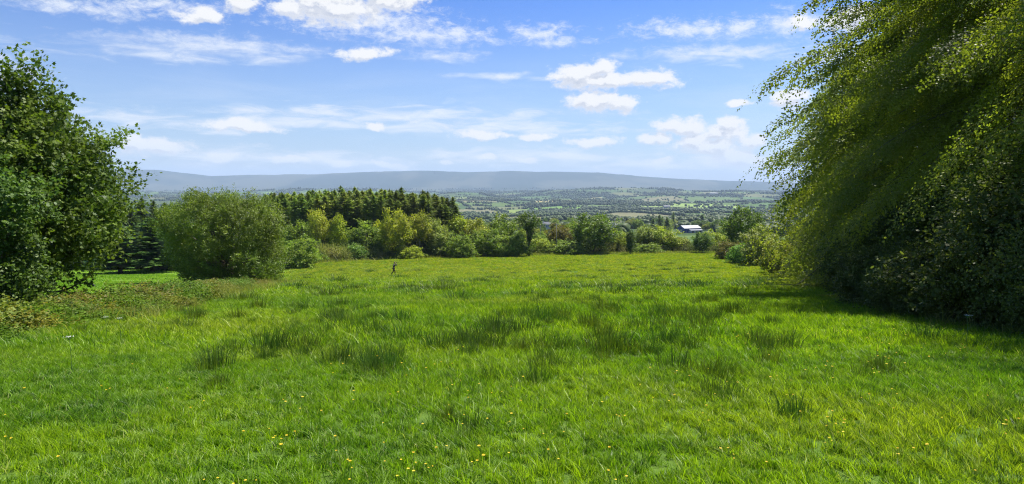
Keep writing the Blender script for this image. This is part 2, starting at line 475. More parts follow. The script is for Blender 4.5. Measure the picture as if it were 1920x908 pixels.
def crown_points(g, env, ncl, lump=.25, fill=.45, seed=0, gap=0.0):
    """clump centres in a union of ellipsoids, kept mostly in the outer shell"""
    out = []; env = np.array(env, float); w = env[:, 3] * env[:, 4] * env[:, 5]; w = w ** .7; w /= w.sum()
    while len(out) < ncl:
        e = env[g.choice(len(env), p=w)]
        d = norm(g.normal(size=3)); lob = 1 + lump * math.sin(d[0] * 5 + seed) * math.sin(d[1] * 4.3 + seed * 2) + lump * math.sin(d[2] * 6 + seed * 3) * .7
        rad = g.uniform(fill, 1) ** .5 * lob * g.uniform(.9, 1.06)
        p = e[:3] + d * e[3:6] * rad
        q = (p - env[:, :3]) / env[:, 3:6]
        if (np.linalg.norm(q, axis=1) < .55).any() and g.rand() < .8: continue
        if p[2] < .15: continue
        out.append(p)
    return np.array(out)

def crown(name, g, env, ncl, clr, ntw, nlf, twl, lsize, shape, mat, up=.3, outw=.9, droop=.2, wind=(0, 0, 0), flat=.6, seed=0, lump=.25, spread=.12, fill=.45, tk=(.25, .25)):
    C = crown_points(g, env, ncl, lump, fill, seed)
    cen = np.average(np.array(env)[:, :3], axis=0)
    n = ncl * ntw
    c = np.repeat(C, ntw, 0); od = norm(c - cen)
    d = norm(g.normal(size=(n, 3)) * .8 + od * outw + np.array((0, 0, up)))
    o = c + g.normal(size=(n, 3)) * clr * .55
    L = twl * g.uniform(.6, 1.3, size=(n, 1))
    s = np.tile(np.linspace(.08, 1, nlf), n)[:, None]; s = np.clip(s + g.normal(size=s.shape) * .04, 0, 1)
    o = np.repeat(o, nlf, 0); d = np.repeat(d, nlf, 0); L = np.repeat(L, nlf, 0)
    wv = np.array(wind, float)
    P = o + d * L * s + (np.array((0, 0, -1.)) * droop + wv) * L * s * s
    D = norm(d + (np.array((0, 0, -1.)) * droop + wv) * 2 * s)
    side = norm(np.cross(D, np.array((0, 0, 1.)) + g.normal(size=D.shape) * (1 - flat)))
    sg = g.choice([-1., 1.], size=(len(P), 1))
    P = P + side * sg * spread * g.uniform(.3, 1, size=(len(P), 1)) * L + g.normal(size=P.shape) * spread * .25
    U = norm(D * .6 + side * sg * .8 + g.normal(size=P.shape) * .35)
    N = norm(np.array((0, 0, 1.)) * flat * 1.4 + norm(P - cen) * .5 + g.normal(size=P.shape) * .55)
    sz = lsize * g.uniform(.6, 1.3, size=len(P))
    ct = np.repeat(g.uniform(-1, 1, size=ncl), ntw * nlf) * tk[0] + g.uniform(-1, 1, size=len(P)) * tk[1] + .5
    return leaves_mesh(name, P, U, N, sz, np.clip(ct, 0, 1), shape, mat), C

def trunk_mesh(name, g, C, h, r, mat, nl=24, base=0.0, fork=.25, lean=(0, 0)):
    mb = MB(); top = Vector((lean[0], lean[1], h * .8))
    def tp(t): return Vector((top.x * t * t + math.sin(t * 5) * .02 * h, top.y * t * t + math.cos(t * 4) * .015 * h - .015 * h, -.3 + (top.z + .3) * t))
    N = 9
    mb.tube([tp(i / N) for i in range(N + 1)], [r * (1.25 if i == 0 else 1) * (1 - .85 * i / N) for i in range(N + 1)], 9)
    idx = g.choice(len(C), min(nl, len(C)), replace=False)
    for i in idx:
        e = Vector(C[i]); t0 = min(.9, max(fork * .6, (e.z / h) * g.uniform(.4, .75)))
        a = tp(t0); m1 = a.lerp(e, .4) + Vector((0, 0, (e - a).length * .06)); m2 = a.lerp(e, .75) + Vector((g.normal() * .03 * h, g.normal() * .03 * h, 0))
        r0 = r * (1 - .85 * t0) * .6
        mb.tube([a, m1, m2, e], [r0, r0 * .6, r0 * .35, r0 * .1], 5)
    return mb.mesh(name, mat, smooth=True)

def make_tree(name, crown_me, trunk_me):
    t = empty(name); kid(t, 'trunk', trunk_me); kid(t, 'crown', crown_me); return t

def setcol(t, c):
    for o in [t] + list(t.children): o.color = (*c, 1)

# ------------------------------------------------------------------ right side: beech row
M_beech = leaf_mat('beech_leaf', (.095, .14, .018), (.30, .33, .04), trans=.52, spec=.2)
M_shrub = leaf_mat('hawthorn_leaf', (.05, .075, .02), (.16, .19, .045), trans=.35, spec=.1)
def beech(seed, nb=180, ntw=27, nlf=54, lsize=.145, H0=18.5):
    """boughs leave the trunk, rise a little and then droop with the wind; flat sprays of leaves hang along them"""
    g = rs(seed); mb = MB()
    def tp(t): return np.array((-.5 * t * t, 0, H0 * .93 * t))
    mb.tube([tp(i / 8) - (0, 0, .3) for i in range(9)], [.48 * (1 - .85 * i / 8) for i in range(9)], 10)
    O = []; D = []; Ls = []; Tn = []
    W = np.array((-.42, -.10, 0))
    for i in range(nb):
        f = (i + g.uniform(0, 1)) / nb; f = f ** .9
        a = i * 2.39996 + g.uniform(-.8, .8); out = np.array((math.cos(a), math.sin(a), 0))
        prof = 7.0 * (math.sin(math.pi * min(1, .17 + .78 * f) ** .95)) ** .45 * g.choice([.5, .75, .9, 1.0, 1.08, 1.2], p=[.1, .15, .25, .3, .15, .05])
        o = tp(.08 + .9 * f); L = prof; rise = (.15 + .75 * f) * g.uniform(.6, 1.2); dr = g.uniform(.35, 1.0) * (1.2 - .5 * f)
        def bp(t): return o + (out + W * .35 * t) * L * t + np.array((0, 0, 1)) * L * (rise * t - dr * 1.15 * t ** 2.1)
        pts = [bp(k / 6) for k in range(7)]
        pts = [np.array((p[0], p[1], max(p[2], .5))) for p in pts]
        mb.tube(pts, [.06 * (1 - f * .5) * (1 - .88 * k / 6) for k in range(7)], 5)
        bt = g.uniform(-.28, .28)
        for q in range(ntw):
            t = .25 + .78 * (q + g.uniform(0, 1)) / ntw; p = bp(t); tg = norm((bp(t + .03) - bp(t - .03))[None])[0]
            sd = norm(np.cross(tg, (0, 0, 1.))[None])[0] * (1 if q % 2 else -1)
            d = norm((tg * .9 + sd * g.uniform(.35, 1.0) * (1.1 - .5 * t) + W * .5 + np.array((0, 0, g.uniform(-.35, .15))))[None])[0]
            O.append(p); D.append(d); Ls.append(L * .17 * g.uniform(.5, 1.4) + .35); Tn.append(bt + g.uniform(-.12, .12))
    O = np.array(O); D = np.array(D); Ls = np.array(Ls)[:, None]; n = len(O); Tn = np.repeat(np.array(Tn), nlf)
    sft = np.tile(np.linspace(.04, 1, nlf), n)[:, None]
    O, D, Ls = (np.repeat(v, nlf, 0) for v in (O, D, Ls))
    down = np.array((0, 0, -1.))
    P = O + D * Ls * sft + (down * .55 + W * .25) * Ls * sft ** 2
    T_ = norm(D + (down * .55 + W * .25) * 2 * sft)
    side = norm(np.cross(T_, np.array((0, 0, 1.)) + g.normal(size=P.shape) * .12))
    roll = np.repeat(g.normal(size=(n, 1)) * .7, nlf, 0); side = side * np.cos(roll) + np.cross(T_, side) * np.sin(roll); sg = g.choice([-1., 1.], size=(len(P), 1))
    P = P + side * sg * g.uniform(.02, 1, size=(len(P), 1)) * .34 * Ls * (1.12 - sft) + g.normal(size=P.shape) * .07
    P[:, 2] = np.maximum(P[:, 2], .35)
    Nn = norm(np.cross(side, T_)); Nn = Nn * np.where(Nn[:, 2:3] < 0, -1, 1)
    Nn = norm(Nn + g.normal(size=P.shape) * .22)
    U = norm(T_ * .75 + side * sg * .8 + g.normal(size=P.shape) * .2)
    tint = np.clip(.42 + Tn + .28 * sft[:, 0] + g.uniform(-.10, .10, len(P)), 0, 1)
    me = leaves_mesh('beech_crown', P, U, Nn, lsize * g.uniform(.65, 1.25, len(P)), tint, DIAMOND * np.array((1, 1.15)), M_beech)
    return me, mb.mesh('beech_trunk', M_bark, True)
bA = beech(11)
bB = beech(12)
bN = beech(13, nb=190, ntw=34, nlf=80, lsize=.105)
BEECHES = [  # x, y, scale, rz, mesh, label
    (21.5, 19.0, .92, .1, 0, 'nearest beech, its dark crown cut by the right edge of the photo'),
    (23.0, 29.0, .98, -.2, 1, 'tall beech with drooping shaded foliage, second from the right edge'),
    (26.6, 39.5, 1.2, .25, 0, 'tallest looking beech of the row, its sprays streaming left at the photo top'),
    (33.2, 52.0, 1.17, -.1, 1, 'beech of the row whose middle boughs reach out left against the clouds'),
    (37.6, 66.0, 1.14, .15, 0, 'beech with the outermost sprays, sticking out furthest left over the plain'),
    (45.0, 84.0, .9, -.25, 1, 'smaller beech near the far end of the dark row, above pale shrubs')]
for i, (x, y, s, rz, k, lab) in enumerate(BEECHES):
    if i in (0, 2, 3): t = make_tree('beech_tree', *{0: bN, 2: bA, 3: bB}[i])
    elif i == 1: t = copy_tree(BT[0])
    else: t = copy_tree(BT[1 + k])
    if i == 0: BT = [t]
    if i in (2, 3): BT.append(t)
    t.location = (x, y, Hs(x, y) - .2); t.rotation_euler = (0, 0, rz); t.scale = (s, s, s)
    tag(t, lab, 'tree', 'beeches of the row along the right of the meadow')

# shrubs under the beeches
def shrub(seed, ncl=120, ntw=10, nlf=14, lsize=.09, mat=None, shape=DIAMOND, env=None, twl=.55, **kw):
    g = rs(seed); env = env or [(0, 0, .9, 1.5, 1.3, 1.2), (.7, .3, .7, 1.1, 1, .9), (-.7, -.2, .8, 1, 1, 1)]
    me, C = crown('shrub_foliage', g, env, ncl, .3, ntw, nlf, twl, lsize, shape, mat, up=.5, outw=.8, droop=.25, seed=seed, fill=.2, flat=.4, **kw)
    mb = MB()
    for i in g.choice(len(C), 14, replace=False):
        e = Vector(C[i]); b = Vector((e.x * .2, e.y * .2, -.1)); mb.tube([b, b.lerp(e, .5) + Vector((0, 0, .12)), e], [.035, .022, .006], 5)
    return me, mb.mesh('shrub_stems', M_bark)
def make_shrub(name, pair):
    t = empty(name); kid(t, 'stems', pair[1]); kid(t, 'foliage', pair[0]); return t
sA = shrub(21, 360, 12, 16, .075, M_shrub, ROUND6)
sB = shrub(22, 360, 12, 16, .07, M_shrub, ROUND6)
HS = [make_shrub('hawthorn_shrub', sA), make_shrub('hawthorn_shrub', sB)]
g = rs(5)
_n = 0
for y in (14.5, 17.2, 19.6, 22, 25, 28, 31.5, 35, 39, 43.5, 48, 53, 59, 66, 74, 83, 93, 104, 117, 131):
    for row in (0, 1):
        x = float(xright(y)) + 1.0 + row * 2.6 + g.uniform(-.4, .5) + (y > 60) * .8; yy = y + g.uniform(-.7, .7)
        t = HS[_n % 2] if _n < 2 else copy_tree(HS[_n % 2])
        s = g.uniform(.8, 1.15) * (1.0 + row * .55) * (1 + y / 160)
        t.location = (x, yy, Hs(x, yy) - .1); t.rotation_euler = (0, 0, g.uniform(0, 6.28)); t.scale = (s, s, s * g.uniform(.9, 1.25))
        setcol(t, (1, 1, 1))
        tag(t, 'dark leafy shrub in the hedge bottom under the row of beeches', 'shrub', 'shrubs in the hedge under the beeches')
        _n += 1

# ------------------------------------------------------------------ left: the big sycamore
M_syc = leaf_mat('sycamore_leaf', (.035, .075, .016), (.16, .22, .03), trans=.38, spec=.12, rough=.5)
def sycamore():
    g = rs(31)
    env = [(0, 0, 4.9, 4.9, 4.6, 3.1), (0, 0, 6.2, 3.9, 3.6, 2.2), (.7, -.2, 7.7, 2.1, 2.1, 1.8), (1.5, -.3, 9.0, .8, .8, 1.4), (-2.8, 0, 6.0, 2.2, 2.2, 1.7), (1.2, -.8, 3.9, 3.9, 3.9, 2.1)]
    me, C = crown('sycamore_crown', g, env, 640, .6, 10, 13, .9, .17, MAPLE, M_syc, up=.45, outw=.8, droop=.12, flat=.45, seed=4, lump=.10, spread=.22, fill=.25, tk=(.28, .22))
    tm = trunk_mesh('sycamore_trunk', g, C, 10.5, .3, M_bark, 50, fork=.15)
    t = make_tree('sycamore_tree', me, tm)
    # low boughs hanging to the right with few leaves
    mb = MB(); P = []; D = []
    for (e, n) in (((3.6, -1.2, .75), 0), ((2.9, -2.0, .5), 1), ((3.9, -.4, 1.5), 2)):
        a = Vector((0, 0, 1.6)); e = Vector(e); pts = []
        for k in range(7):
            s = k / 6; p = a.lerp(e, s); p.z = a.z * (1 - s) + e.z * s - 1.1 * math.sin(s * math.pi) * .8; pts.append(p)
        mb.tube(pts, [.07 * (1 - .8 * k / 6) + .008 for k in range(7)], 6)
        for q in range(9):
            s = g.uniform(.35, 1); b = pts[int(s * 6)]; tw = Vector((g.uniform(.2, .9), g.uniform(-.5, .5), g.uniform(-.1, .7)))
            mb.tube([b, b + tw * .6, b + tw], [.016, .01, .004], 4)
            for w in range(9): P.append(b + tw * g.uniform(.3, 1.05) + Vector(g.normal(size=3) * .1)); D.append(tw)
    P = np.array(P); n = len(P)
    lm = leaves_mesh('low_leaves', P, np.array(D) + g.normal(size=(n, 3)) * .5, norm(g.normal(size=(n, 3)) * .5 + (0, 0, 1)), g.uniform(.12, .24, n), g.uniform(0, .6, n), MAPLE, M_syc)
    kid(t, 'low_bough', mb.mesh('low_bough', M_bark, True)); kid(t, 'low_leaves', lm)
    p = at(28, 27.5)
    t.location = (p.x, p.y, p.z - .05); t.scale = (.93, .93, 1)
    tag(t, 'large dark green sycamore with a pointed top and low bare boughs, standing over the brambles', 'tree')
    return t
SYC = sycamore()
M_elder = leaf_mat('elder_leaf', (.04, .085, .02), (.13, .20, .04), trans=.35, spec=.12, rough=.5)
t = make_shrub('elder_shrub', shrub(33, 380, 9, 14, .12, M_elder, ROUND6, env=[(0, 0, 2.6, 2.0, 2.0, 2.4), (-.8, 0, 4.2, 1.6, 1.6, 1.4)], twl=.6))
p = at(40, 21.0); t.location = (p.x - 1.6, p.y, p.z); tag(t, 'bluish green leafy shrub in front of the sycamore at the left edge', 'shrub')

# ------------------------------------------------------------------ big rounded willow bush
M_bush = leaf_mat('willow_leaf', (.075, .12, .02), (.22, .28, .04), trans=.4, spec=.25)
def bigbush():
    g = rs(41)
    env = [(0, 0, 4.3, 5.3, 4.6, 4.0), (-1.4, 0, 5.0, 3.6, 3.4, 3.2), (1.0, -.4, 2.2, 4.7, 4.2, 2.2), (1.8, 0, 5, 3.4, 3.2, 2.6)]
    me, C = crown('willow_crown', g, env, 1100, .42, 9, 15, .5, .125, DIAMOND, M_bush, up=.35, outw=.8, droop=.15, flat=.35, seed=2, lump=.10, spread=.26, fill=.5, tk=(.32, .2))
    t = make_tree('willow_tree', me, trunk_mesh('willow_trunk', g, C, 7, .3, M_bark, 40, fork=.1))
    p = at(420, 58); t.location = (p.x, p.y, p.z - .1); t.scale = (1.06, 1.06, 1.04)
    tag(t, 'big rounded light green willow standing alone on the hedge line left of the photographer', 'tree')
bigbush()

# ------------------------------------------------------------------ spruces
M_spruce = leaf_mat('spruce_needles', (.03, .055, .014), (.15, .19, .035), trans=.25, spec=.2, obj=True)
def spruce(seed, h=20, rb=2.6, full=.12, wh=46, nb=9, cut=.0):
    g = rs(seed); P = []; U = []; N = []; Sz = []; Ti = []
    for w in range(wh):
        f = w / (wh - 1); z = h * (full + (1 - full) * f ** .92); rad = rb * (1 - f) ** .58 * g.uniform(.62, 1.18) + .1
        for b in range(nb):
            a = g.uniform(0, 6.283); L = rad * g.uniform(.65, 1.15); el = .55 * f + .05 - .25 * (1 - f) + g.uniform(-.1, .1)
            d = np.array((math.cos(a), math.sin(a), math.sin(el))); sd = np.array((-math.sin(a), math.cos(a), 0)); tb = g.uniform(-.25, .25)
            m = max(4, int(10 * L / rb + 4))
            for q in range(m):
                s = (q + .6) / m
                c = np.array((0, 0, z + g.normal() * .05)) + d * L * s + np.array((0, 0, .12 * L * s * s))
                for sg in (-1, 1):
                    P.append(c + sd * sg * .22 * (1.1 - s) * L * .6 + g.normal(size=3) * .05); U.append(d * .7 + sd * sg * .8); N.append(np.array((0, 0, 1.)) + g.normal(size=3) * .55)
                    Sz.append((.62 - .25 * s) * (.55 + .2 * L)); Ti.append(.35 + .5 * s * .6 + tb + .25 * f)  # tint rises with height: sunlit tops painted into the needle colour
    # leader
    for q in range(14):
        P.append((0, 0, h + .05 * q - .1)); U.append((g.normal() * .5, g.normal() * .5, 1)); N.append(g.normal(size=3)); Sz.append(.34 - q * .012); Ti.append(.7)
    me = leaves_mesh('spruce_crown', np.array(P), np.array(U), norm(np.array(N)), np.array(Sz), np.clip(Ti, 0, 1), np.array([(-.6, 0), (-.1, -.2), (.6, 0), (-.1, .2)]), M_spruce)
    mb = MB(); mb.tube([(0, 0, -.5), (0, 0, h * .5), (0, 0, h)], [.24, .15, .03], 7)
    for w in range(18):
        z = h * (full * .4 + w / 18 * .5); a = g.uniform(0, 6.28); L = rb * .8; mb.tube([(0, 0, z), (math.cos(a) * L, math.sin(a) * L, z - .2)], [.04, .015], 4)
    return me, mb.mesh('spruce_trunk', M_bark, True)
SP = [make_tree('spruce_tree', *spruce(s, rb=r, full=f, wh=46 if s < 54 else 64, nb=10 if s < 54 else 15)) for s, r, f in ((51, 2.7, .16), (52, 3.0, .2), (53, 2.5, .12))]
used = [False] * 3
def place(protos, usedl, k, px, y, top, col, label, cat, group, width=None, w0=1., h0=20., rz=None, g=None, base_sink=.2):
    t = protos[k] if not usedl[k] else copy_tree(protos[k]); usedl[k] = True
    p = at(px, y); h = z_at(top, y) - p.z; s = h / h0
    w = (width / F * y) / w0 if width else s
    t.location = (p.x, p.y, p.z - base_sink); t.scale = (w, w, s); t.rotation_euler = (0, 0, g.uniform(0, 6.283) if rz is None else rz)
    setcol(t, col); tag(t, label, cat, group); return t
g = rs(8)
topx = [480, 505, 540, 600, 650, 740, 800, 845, 868, 885]; topy = [372, 366, 361, 358, 356, 359, 362, 370, 381, 392]
for row in range(6):
    y = 182 + row * 6.5
    n = 25 - row
    for i in range(n):
        px = 496 + (372 - row * 10) * (i + .5 * (row % 2)) / n + g.uniform(-4, 4)
        top = np.interp(px, topx, topy) + (10 if row == 0 else 3 if row == 1 else 0) + g.uniform(-3, 9) + (g.rand() < .15) * g.uniform(-8, -3)
        y2 = y - (px - 480) * .0 + g.uniform(-1.5, 1.5)
        c = g.uniform(1.1, 2.2) * (1.15 if px < 740 else .8); c = (c * g.uniform(.9, 1.2), c * 1.05, c * .9)  # sunlit left and darker right of the stand painted into the tree colours
        place(SP, used, g.randint(3), px, y2, top, c, 'tall spruce in the dense plantation behind the broadleaved trees at the end of the meadow', 'tree', 'spruces of the plantation beyond the meadow', width=g.uniform(50, 72), w0=5.6, g=g)
for i, (px, y, top) in enumerate(((150, 132, 378), (185, 130, 372), (215, 128, 374), (248, 126, 385), (272, 138, 372), (292, 140, 376), (262, 145, 380), (312, 140, 380), (330, 146, 383), (350, 150, 386), (120, 134, 380), (232, 140, 372), (180, 140, 384), (95, 136, 374), (60, 134, 380), (20, 134, 376), (380, 150, 384), (400, 152, 382))):
    c = (.75, .9, .95)
    place(SP, used, i % 3, px + g.uniform(-4, 4), y, top, c, 'dark spruce in the stand bordering the bright pasture left of the big willow', 'tree', 'spruces behind the left pasture', width=58, w0=5.6, g=g)
for px, y, top, lab in ((226, 112, 418, 'bluish green young spruce half hidden behind the sycamore, left of a taller one'), (286, 116, 408, 'bluish green spruce with drooping tips directly left of the big willow')):
    place(SP, used, 1, px, y, top, (.95, 1.35, 1.35), lab, 'tree', None, width=104, w0=5.6, g=g)

# ------------------------------------------------------------------ broadleaved trees at the end of the meadow
M_dec = leaf_mat('broad_leaf', (.05, .085, .018), (.25, .30, .05), trans=.36, spec=.2, obj=True)
def dec(seed, env, ncl, ntw, nlf, lsize, bark=M_bark, nl=16, r=.18, h=9, **kw):
    g = rs(seed); a = dict(up=.5, outw=.8, droop=.1, flat=.35, seed=seed, lump=.2, spread=.25, fill=.3, tk=(.3, .2)); a.update(kw)
    me, C = crown('tree_crown', g, env, ncl, .5, ntw, nlf, .9, lsize, DIAMOND, M_dec, **a)
    return me, trunk_mesh('tree_trunk', g, C, h, r, bark, nl, fork=.3)
DEC = [  # all about 10 m tall; the half width of each is in DW
    make_tree('broadleaved_tree', *dec(61, [(0, 0, 6.2, 4.6, 4.4, 3.6), (-1.6, 0, 4.6, 3.2, 3.2, 2.6), (1.8, .5, 4.8, 3.4, 3.2, 2.8)], 260, 8, 7, .36)),
    make_tree('birch_tree', *dec(62, [(.3, 0, 6.4, 2.2, 2.2, 3.4), (.9, 0, 5.3, 1.9, 1.9, 1.5), (-.8, .3, 6.0, 1.5, 1.5, 1.6)], 130, 8, 7, .3, M_birch, 14, .12, 10, lump=.35, wind=(-.3, 0, 0), up=.9)),
    make_tree('broadleaved_tree', *dec(63, [(0, 0, 6, 3.2, 3.2, 3.8), (-1, .2, 3.6, 2.8, 2.8, 2.6), (1.1, -.2, 3.2, 2.6, 2.4, 2.4)], 230, 8, 7, .34, lump=.3)),
    make_tree('round_shrub', *dec(64, [(0, 0, 4.6, 5.4, 5.2, 5.0), (-2, 0, 3.4, 3.6, 3.4, 3.4), (2.4, .5, 3.2, 3.6, 3.4, 3.2)], 300, 8, 7, .42, up=.7)),
    make_tree('broadleaved_tree', *dec(65, [(0, 0, 7.2, 2.0, 2.0, 2.7), (.7, 0, 5.0, 2.0, 1.9, 2.2), (-.8, 0, 3.4, 2.2, 2.1, 2.0)], 170, 8, 7, .32, M_bark, 14, .14, 10, lump=.3, up=1.0)),
    make_tree('ivy_clad_tree', *dec(66, [(0, 0, 3.6, .8, .8, 3.6), (0, 0, 7.8, 1.8, 1.8, 1.6), (1.0, 0, 6.6, .8, .8, .6)], 90, 7, 7, .3, M_bark, 26, .2, 11, lump=.4, up=1.1, fill=.1)),
]
DW = [10.6, 6.2, 8.2, 12.5, 5.8, 4.6]
dused = [False] * 6
LG = (1.3, 1.4, 1.0); YG = (1.95, 1.8, .9); DG = (.65, .8, .7); PU = (1.15, .8, 1.0); GR = (1.6, 1.5, 1.9); OL = (1.75, 1.45, .95)
EDGE = [ # kind, px, depth, top, width, colour, label
 (1, 598, 170, 388, 50, (2.3, 1.9, 1.3), 'pale birch with a white leaning trunk, first tree right of the big willow'),
 (0, 568, 176, 412, 84, LG, 'light green broadleaved tree just behind the right shoulder of the big willow'),
 (3, 563, 128, 446, 96, LG, 'greyish green mound of willow leaning out from the right foot of the big willow'),
 (4, 634, 170, 402, 34, (2.3, 2.1, 1.1), 'thin yellow green birch in front of the dark spruces, right of the white birch'),
 (2, 686, 170, 414, 84, LG, 'light green leaning tree above the small round meadow-edge bush'),
 (4, 660, 178, 430, 60, DG, 'darker green tree between the thin birch and the leaning light green tree'),
 (3, 668, 158, 458, 50, (1.2, 1.5, 1.5), 'small round bluish green bush alone at the meadow edge'),
 (0, 742, 164, 390, 78, (2.1, 1.75, 1.0), 'olive yellow tree on a bare forked trunk, tallest before the spruces'),
 (3, 716, 168, 444, 66, LG, 'low leafy bush below the olive yellow tree'),
 (1, 788, 170, 396, 50, OL, 'slim yellowish birch right of the olive yellow tree'),
 (1, 808, 174, 404, 46, GR, 'greyish birch with brown stems before the spruces'),
 (2, 826, 172, 424, 62, GR, 'grey green willow with thin stems right of the greyish birch'),
 (4, 856, 180, 404, 50, YG, 'yellow green tree at the foot of the last spruces'),
 (0, 886, 182, 408, 84, OL, 'brownish olive tree where the spruce plantation ends'),
 (3, 862, 168, 440, 70, LG, 'bright low bush below the yellow green tree'),
 (2, 942, 182, 401, 64, (1.3, 1.35, .9), 'pointed bright green tree right of the end of the plantation'),
 (0, 915, 176, 428, 80, LG, 'wide light green tree below the pointed bright green one'),
 (3, 952, 174, 440, 80, LG, 'spreading light green bush left of the ivy clad trunk'),
 (5, 992, 174, 396, 46, (.6, .72, .5), 'thin tree with an ivy covered trunk and sparse twiggy top'),
 (5, 972, 176, 434, 16, DG, 'short narrow ivy covered stump left of the thin twiggy tree'),
 (3, 1014, 190, 446, 66, YG, 'low yellow green bush right of the ivy covered trunk'),
 (0, 1048, 200, 418, 62, PU, 'dark purplish tree left of the round dark green one'),
 (0, 1112, 192, 399, 104, (.8, .95, .55), 'solid round dark green tree in the middle of the far hedge'),
 (2, 1148, 202, 428, 50, YG, 'yellowish tree touching the right side of the round dark green one'),
 (3, 1062, 188, 450, 80, LG, 'low green bush beneath the purplish tree'),
 (4, 1182, 188, 432, 22, (.5, .65, .5), 'narrow dark upright tree right of the yellowish one'),
 (1, 1208, 205, 422, 48, GR, 'grey feathery tree between the narrow dark tree and a bright one'),
 (2, 1240, 206, 424, 66, YG, 'bright yellow green tree left of the blue barn'),
 (0, 1268, 210, 442, 54, OL, 'low olive tree below and left of the blue barn'),
 (3, 1216, 196, 456, 60, LG, 'pale bush under the grey feathery tree'),
 (0, 1316, 194, 434, 44, (.6, .8, .65), 'small dark green tree standing before the field hedge under the barn'),
 (3, 1338, 212, 434, 66, YG, 'pale yellow green bush right of the small dark tree'),
 (0, 1394, 168, 386, 84, (.75, .88, .65), 'rounded dark green tree left of the end of the beech row'),
 (3, 1366, 160, 452, 52, PU, 'brownish purple bush below the rounded dark green tree'),
 (2, 1425, 136, 424, 84, (1.5, 1.35, 1.2), 'pale feathery shrub below the beeches at the far right corner of the meadow'),
 (3, 1395, 142, 458, 70, (1.0, 1.5, .9), 'fresh green low bush at the far right corner of the meadow'),
 (3, 1462, 110, 448, 90, OL, 'olive bush hanging over the grass under the last beech'),
 (3, 770, 162, 462, 60, YG, 'low bright scrub below the slim yellowish birch'),
 (3, 620, 164, 462, 66, LG, 'low scrub below the white birch'),
]
for i in range(14):
    place(DEC, dused, 3, 90 + i * 24 + g.uniform(-6, 6), 121 + g.uniform(-1, 3), 466 + g.uniform(-14, 10), (.5, .62, .5), 'bush coloured dark for the shade at the foot of the spruces behind the left pasture', 'bush', 'dark understorey behind the left pasture', width=52, w0=12.5, h0=9.6, g=g)  # leaf colour darkened to paint in the shadow under the spruces
for k, px, y, top, w, c, lab in EDGE:
    gg = None if False else ('broadleaved trees and bushes along the far edge of the meadow')
    t = place(DEC, dused, k, px, y, top, c, lab, 'bush' if k == 3 else 'tree', gg, width=w, w0=DW[k], h0=10.0 if k != 3 else 9.6, g=g)

# ------------------------------------------------------------------ small trees and hedges behind, down to the barn
M_far = M_dec
g = rs(77)
cnt = 0
barnp = at(1292, 740)
def clear_of_barn(px, y, top): return not (1258 < px < 1336 and y < 600 and top < 441)
for i in range(270):
    y = 225 * (950 / 225) ** (g.uniform(0, 1) ** .8); px = g.uniform(860, 1440)
    p = at(px, y)
    hgt = g.uniform(6, 13) * (.55 if y < 380 else .8 if y < 520 else 1); k = (0, 0, 2, 4, 3, 0, 2)[g.randint(7)]
    if k == 3: hgt = g.uniform(3, 6)
    if 1175 < px < 1340 and y < 600: hgt = g.uniform(2.5, 5); k = 3
    sc = math.hypot(p.x, p.y)
    toppy = 454 - F * math.tan(math.atan((p.z + hgt - EYE) / y) + PITCH)
    if not clear_of_barn(px, y, toppy): continue
    if 1255 < px < 1345 and 500 < y < 640: continue
    t = DEC[k] if not dused[k] else copy_tree(DEC[k])
    t.location = (p.x, p.y, p.z - .3); s = hgt / 10; w = s * g.uniform(.9, 1.3); t.scale = (w, w, s); t.rotation_euler = (0, 0, g.uniform(0, 6.28))
    c = [LG, YG, DG, LG, OL, DG, GR][g.randint(7)]; q = g.uniform(.85, 1.15); setcol(t, tuple(v * q for v in c))
    tag(t, 'small distant tree in the wooded slope beyond the far hedge of the meadow', 'tree', 'trees on the slope beyond the meadow'); cnt += 1
    if t.name.startswith(('birch', 'round', 'ivy')): t['category'] = 'bush' if k == 3 else 'tree'
for px, y, top, w in ((1236, 560, 403, 24), (1224, 590, 409, 20), (1250, 545, 407, 26), (1241, 620, 406, 18), (1316, 900, 402, 24), (1300, 640, 0, 0), (1262, 800, 398, 14)):
    if w: place(SP, used, 0, px, y, top, (1.6, 1.8, 1.4), 'distant conifer rising above the trees near the blue barn', 'tree', 'conifers near the blue barn', width=w, w0=5.6, g=g)

# ------------------------------------------------------------------ far woods and hedgerow trees: one mass
def icos():
    t = (1 + 5 ** .5) / 2
    v = norm(np.array([(-1, t, 0), (1, t, 0), (-1, -t, 0), (1, -t, 0), (0, -1, t), (0, 1, t), (0, -1, -t), (0, 1, -t), (t, 0, -1), (t, 0, 1), (-t, 0, -1), (-t, 0, 1)], float))
    f = [(0, 11, 5), (0, 5, 1), (0, 1, 7), (0, 7, 10), (0, 10, 11), (1, 5, 9), (5, 11, 4), (11, 10, 2), (10, 7, 6), (7, 1, 8), (3, 9, 4), (3, 4, 2), (3, 2, 6), (3, 6, 8), (3, 8, 9), (4, 9, 5), (2, 4, 11), (6, 2, 10), (8, 6, 7), (9, 8, 1)]
    return v, np.array(f)
def subdiv(v, f):
    v = [tuple(p) for p in v]; cache = {}; nf = []
    def mid(a, b):
        k = (min(a, b), max(a, b))
        if k not in cache:
            m = norm(np.array([(np.array(v[a]) + np.array(v[b]))]))[0]; cache[k] = len(v); v.append(tuple(m))
        return cache[k]
    for a, b, c in f:
        x, y, z = mid(a, b), mid(b, c), mid(c, a); nf += [(a, x, z), (b, y, x), (c, z, y), (x, y, z)]
    return np.array(v), np.array(nf)

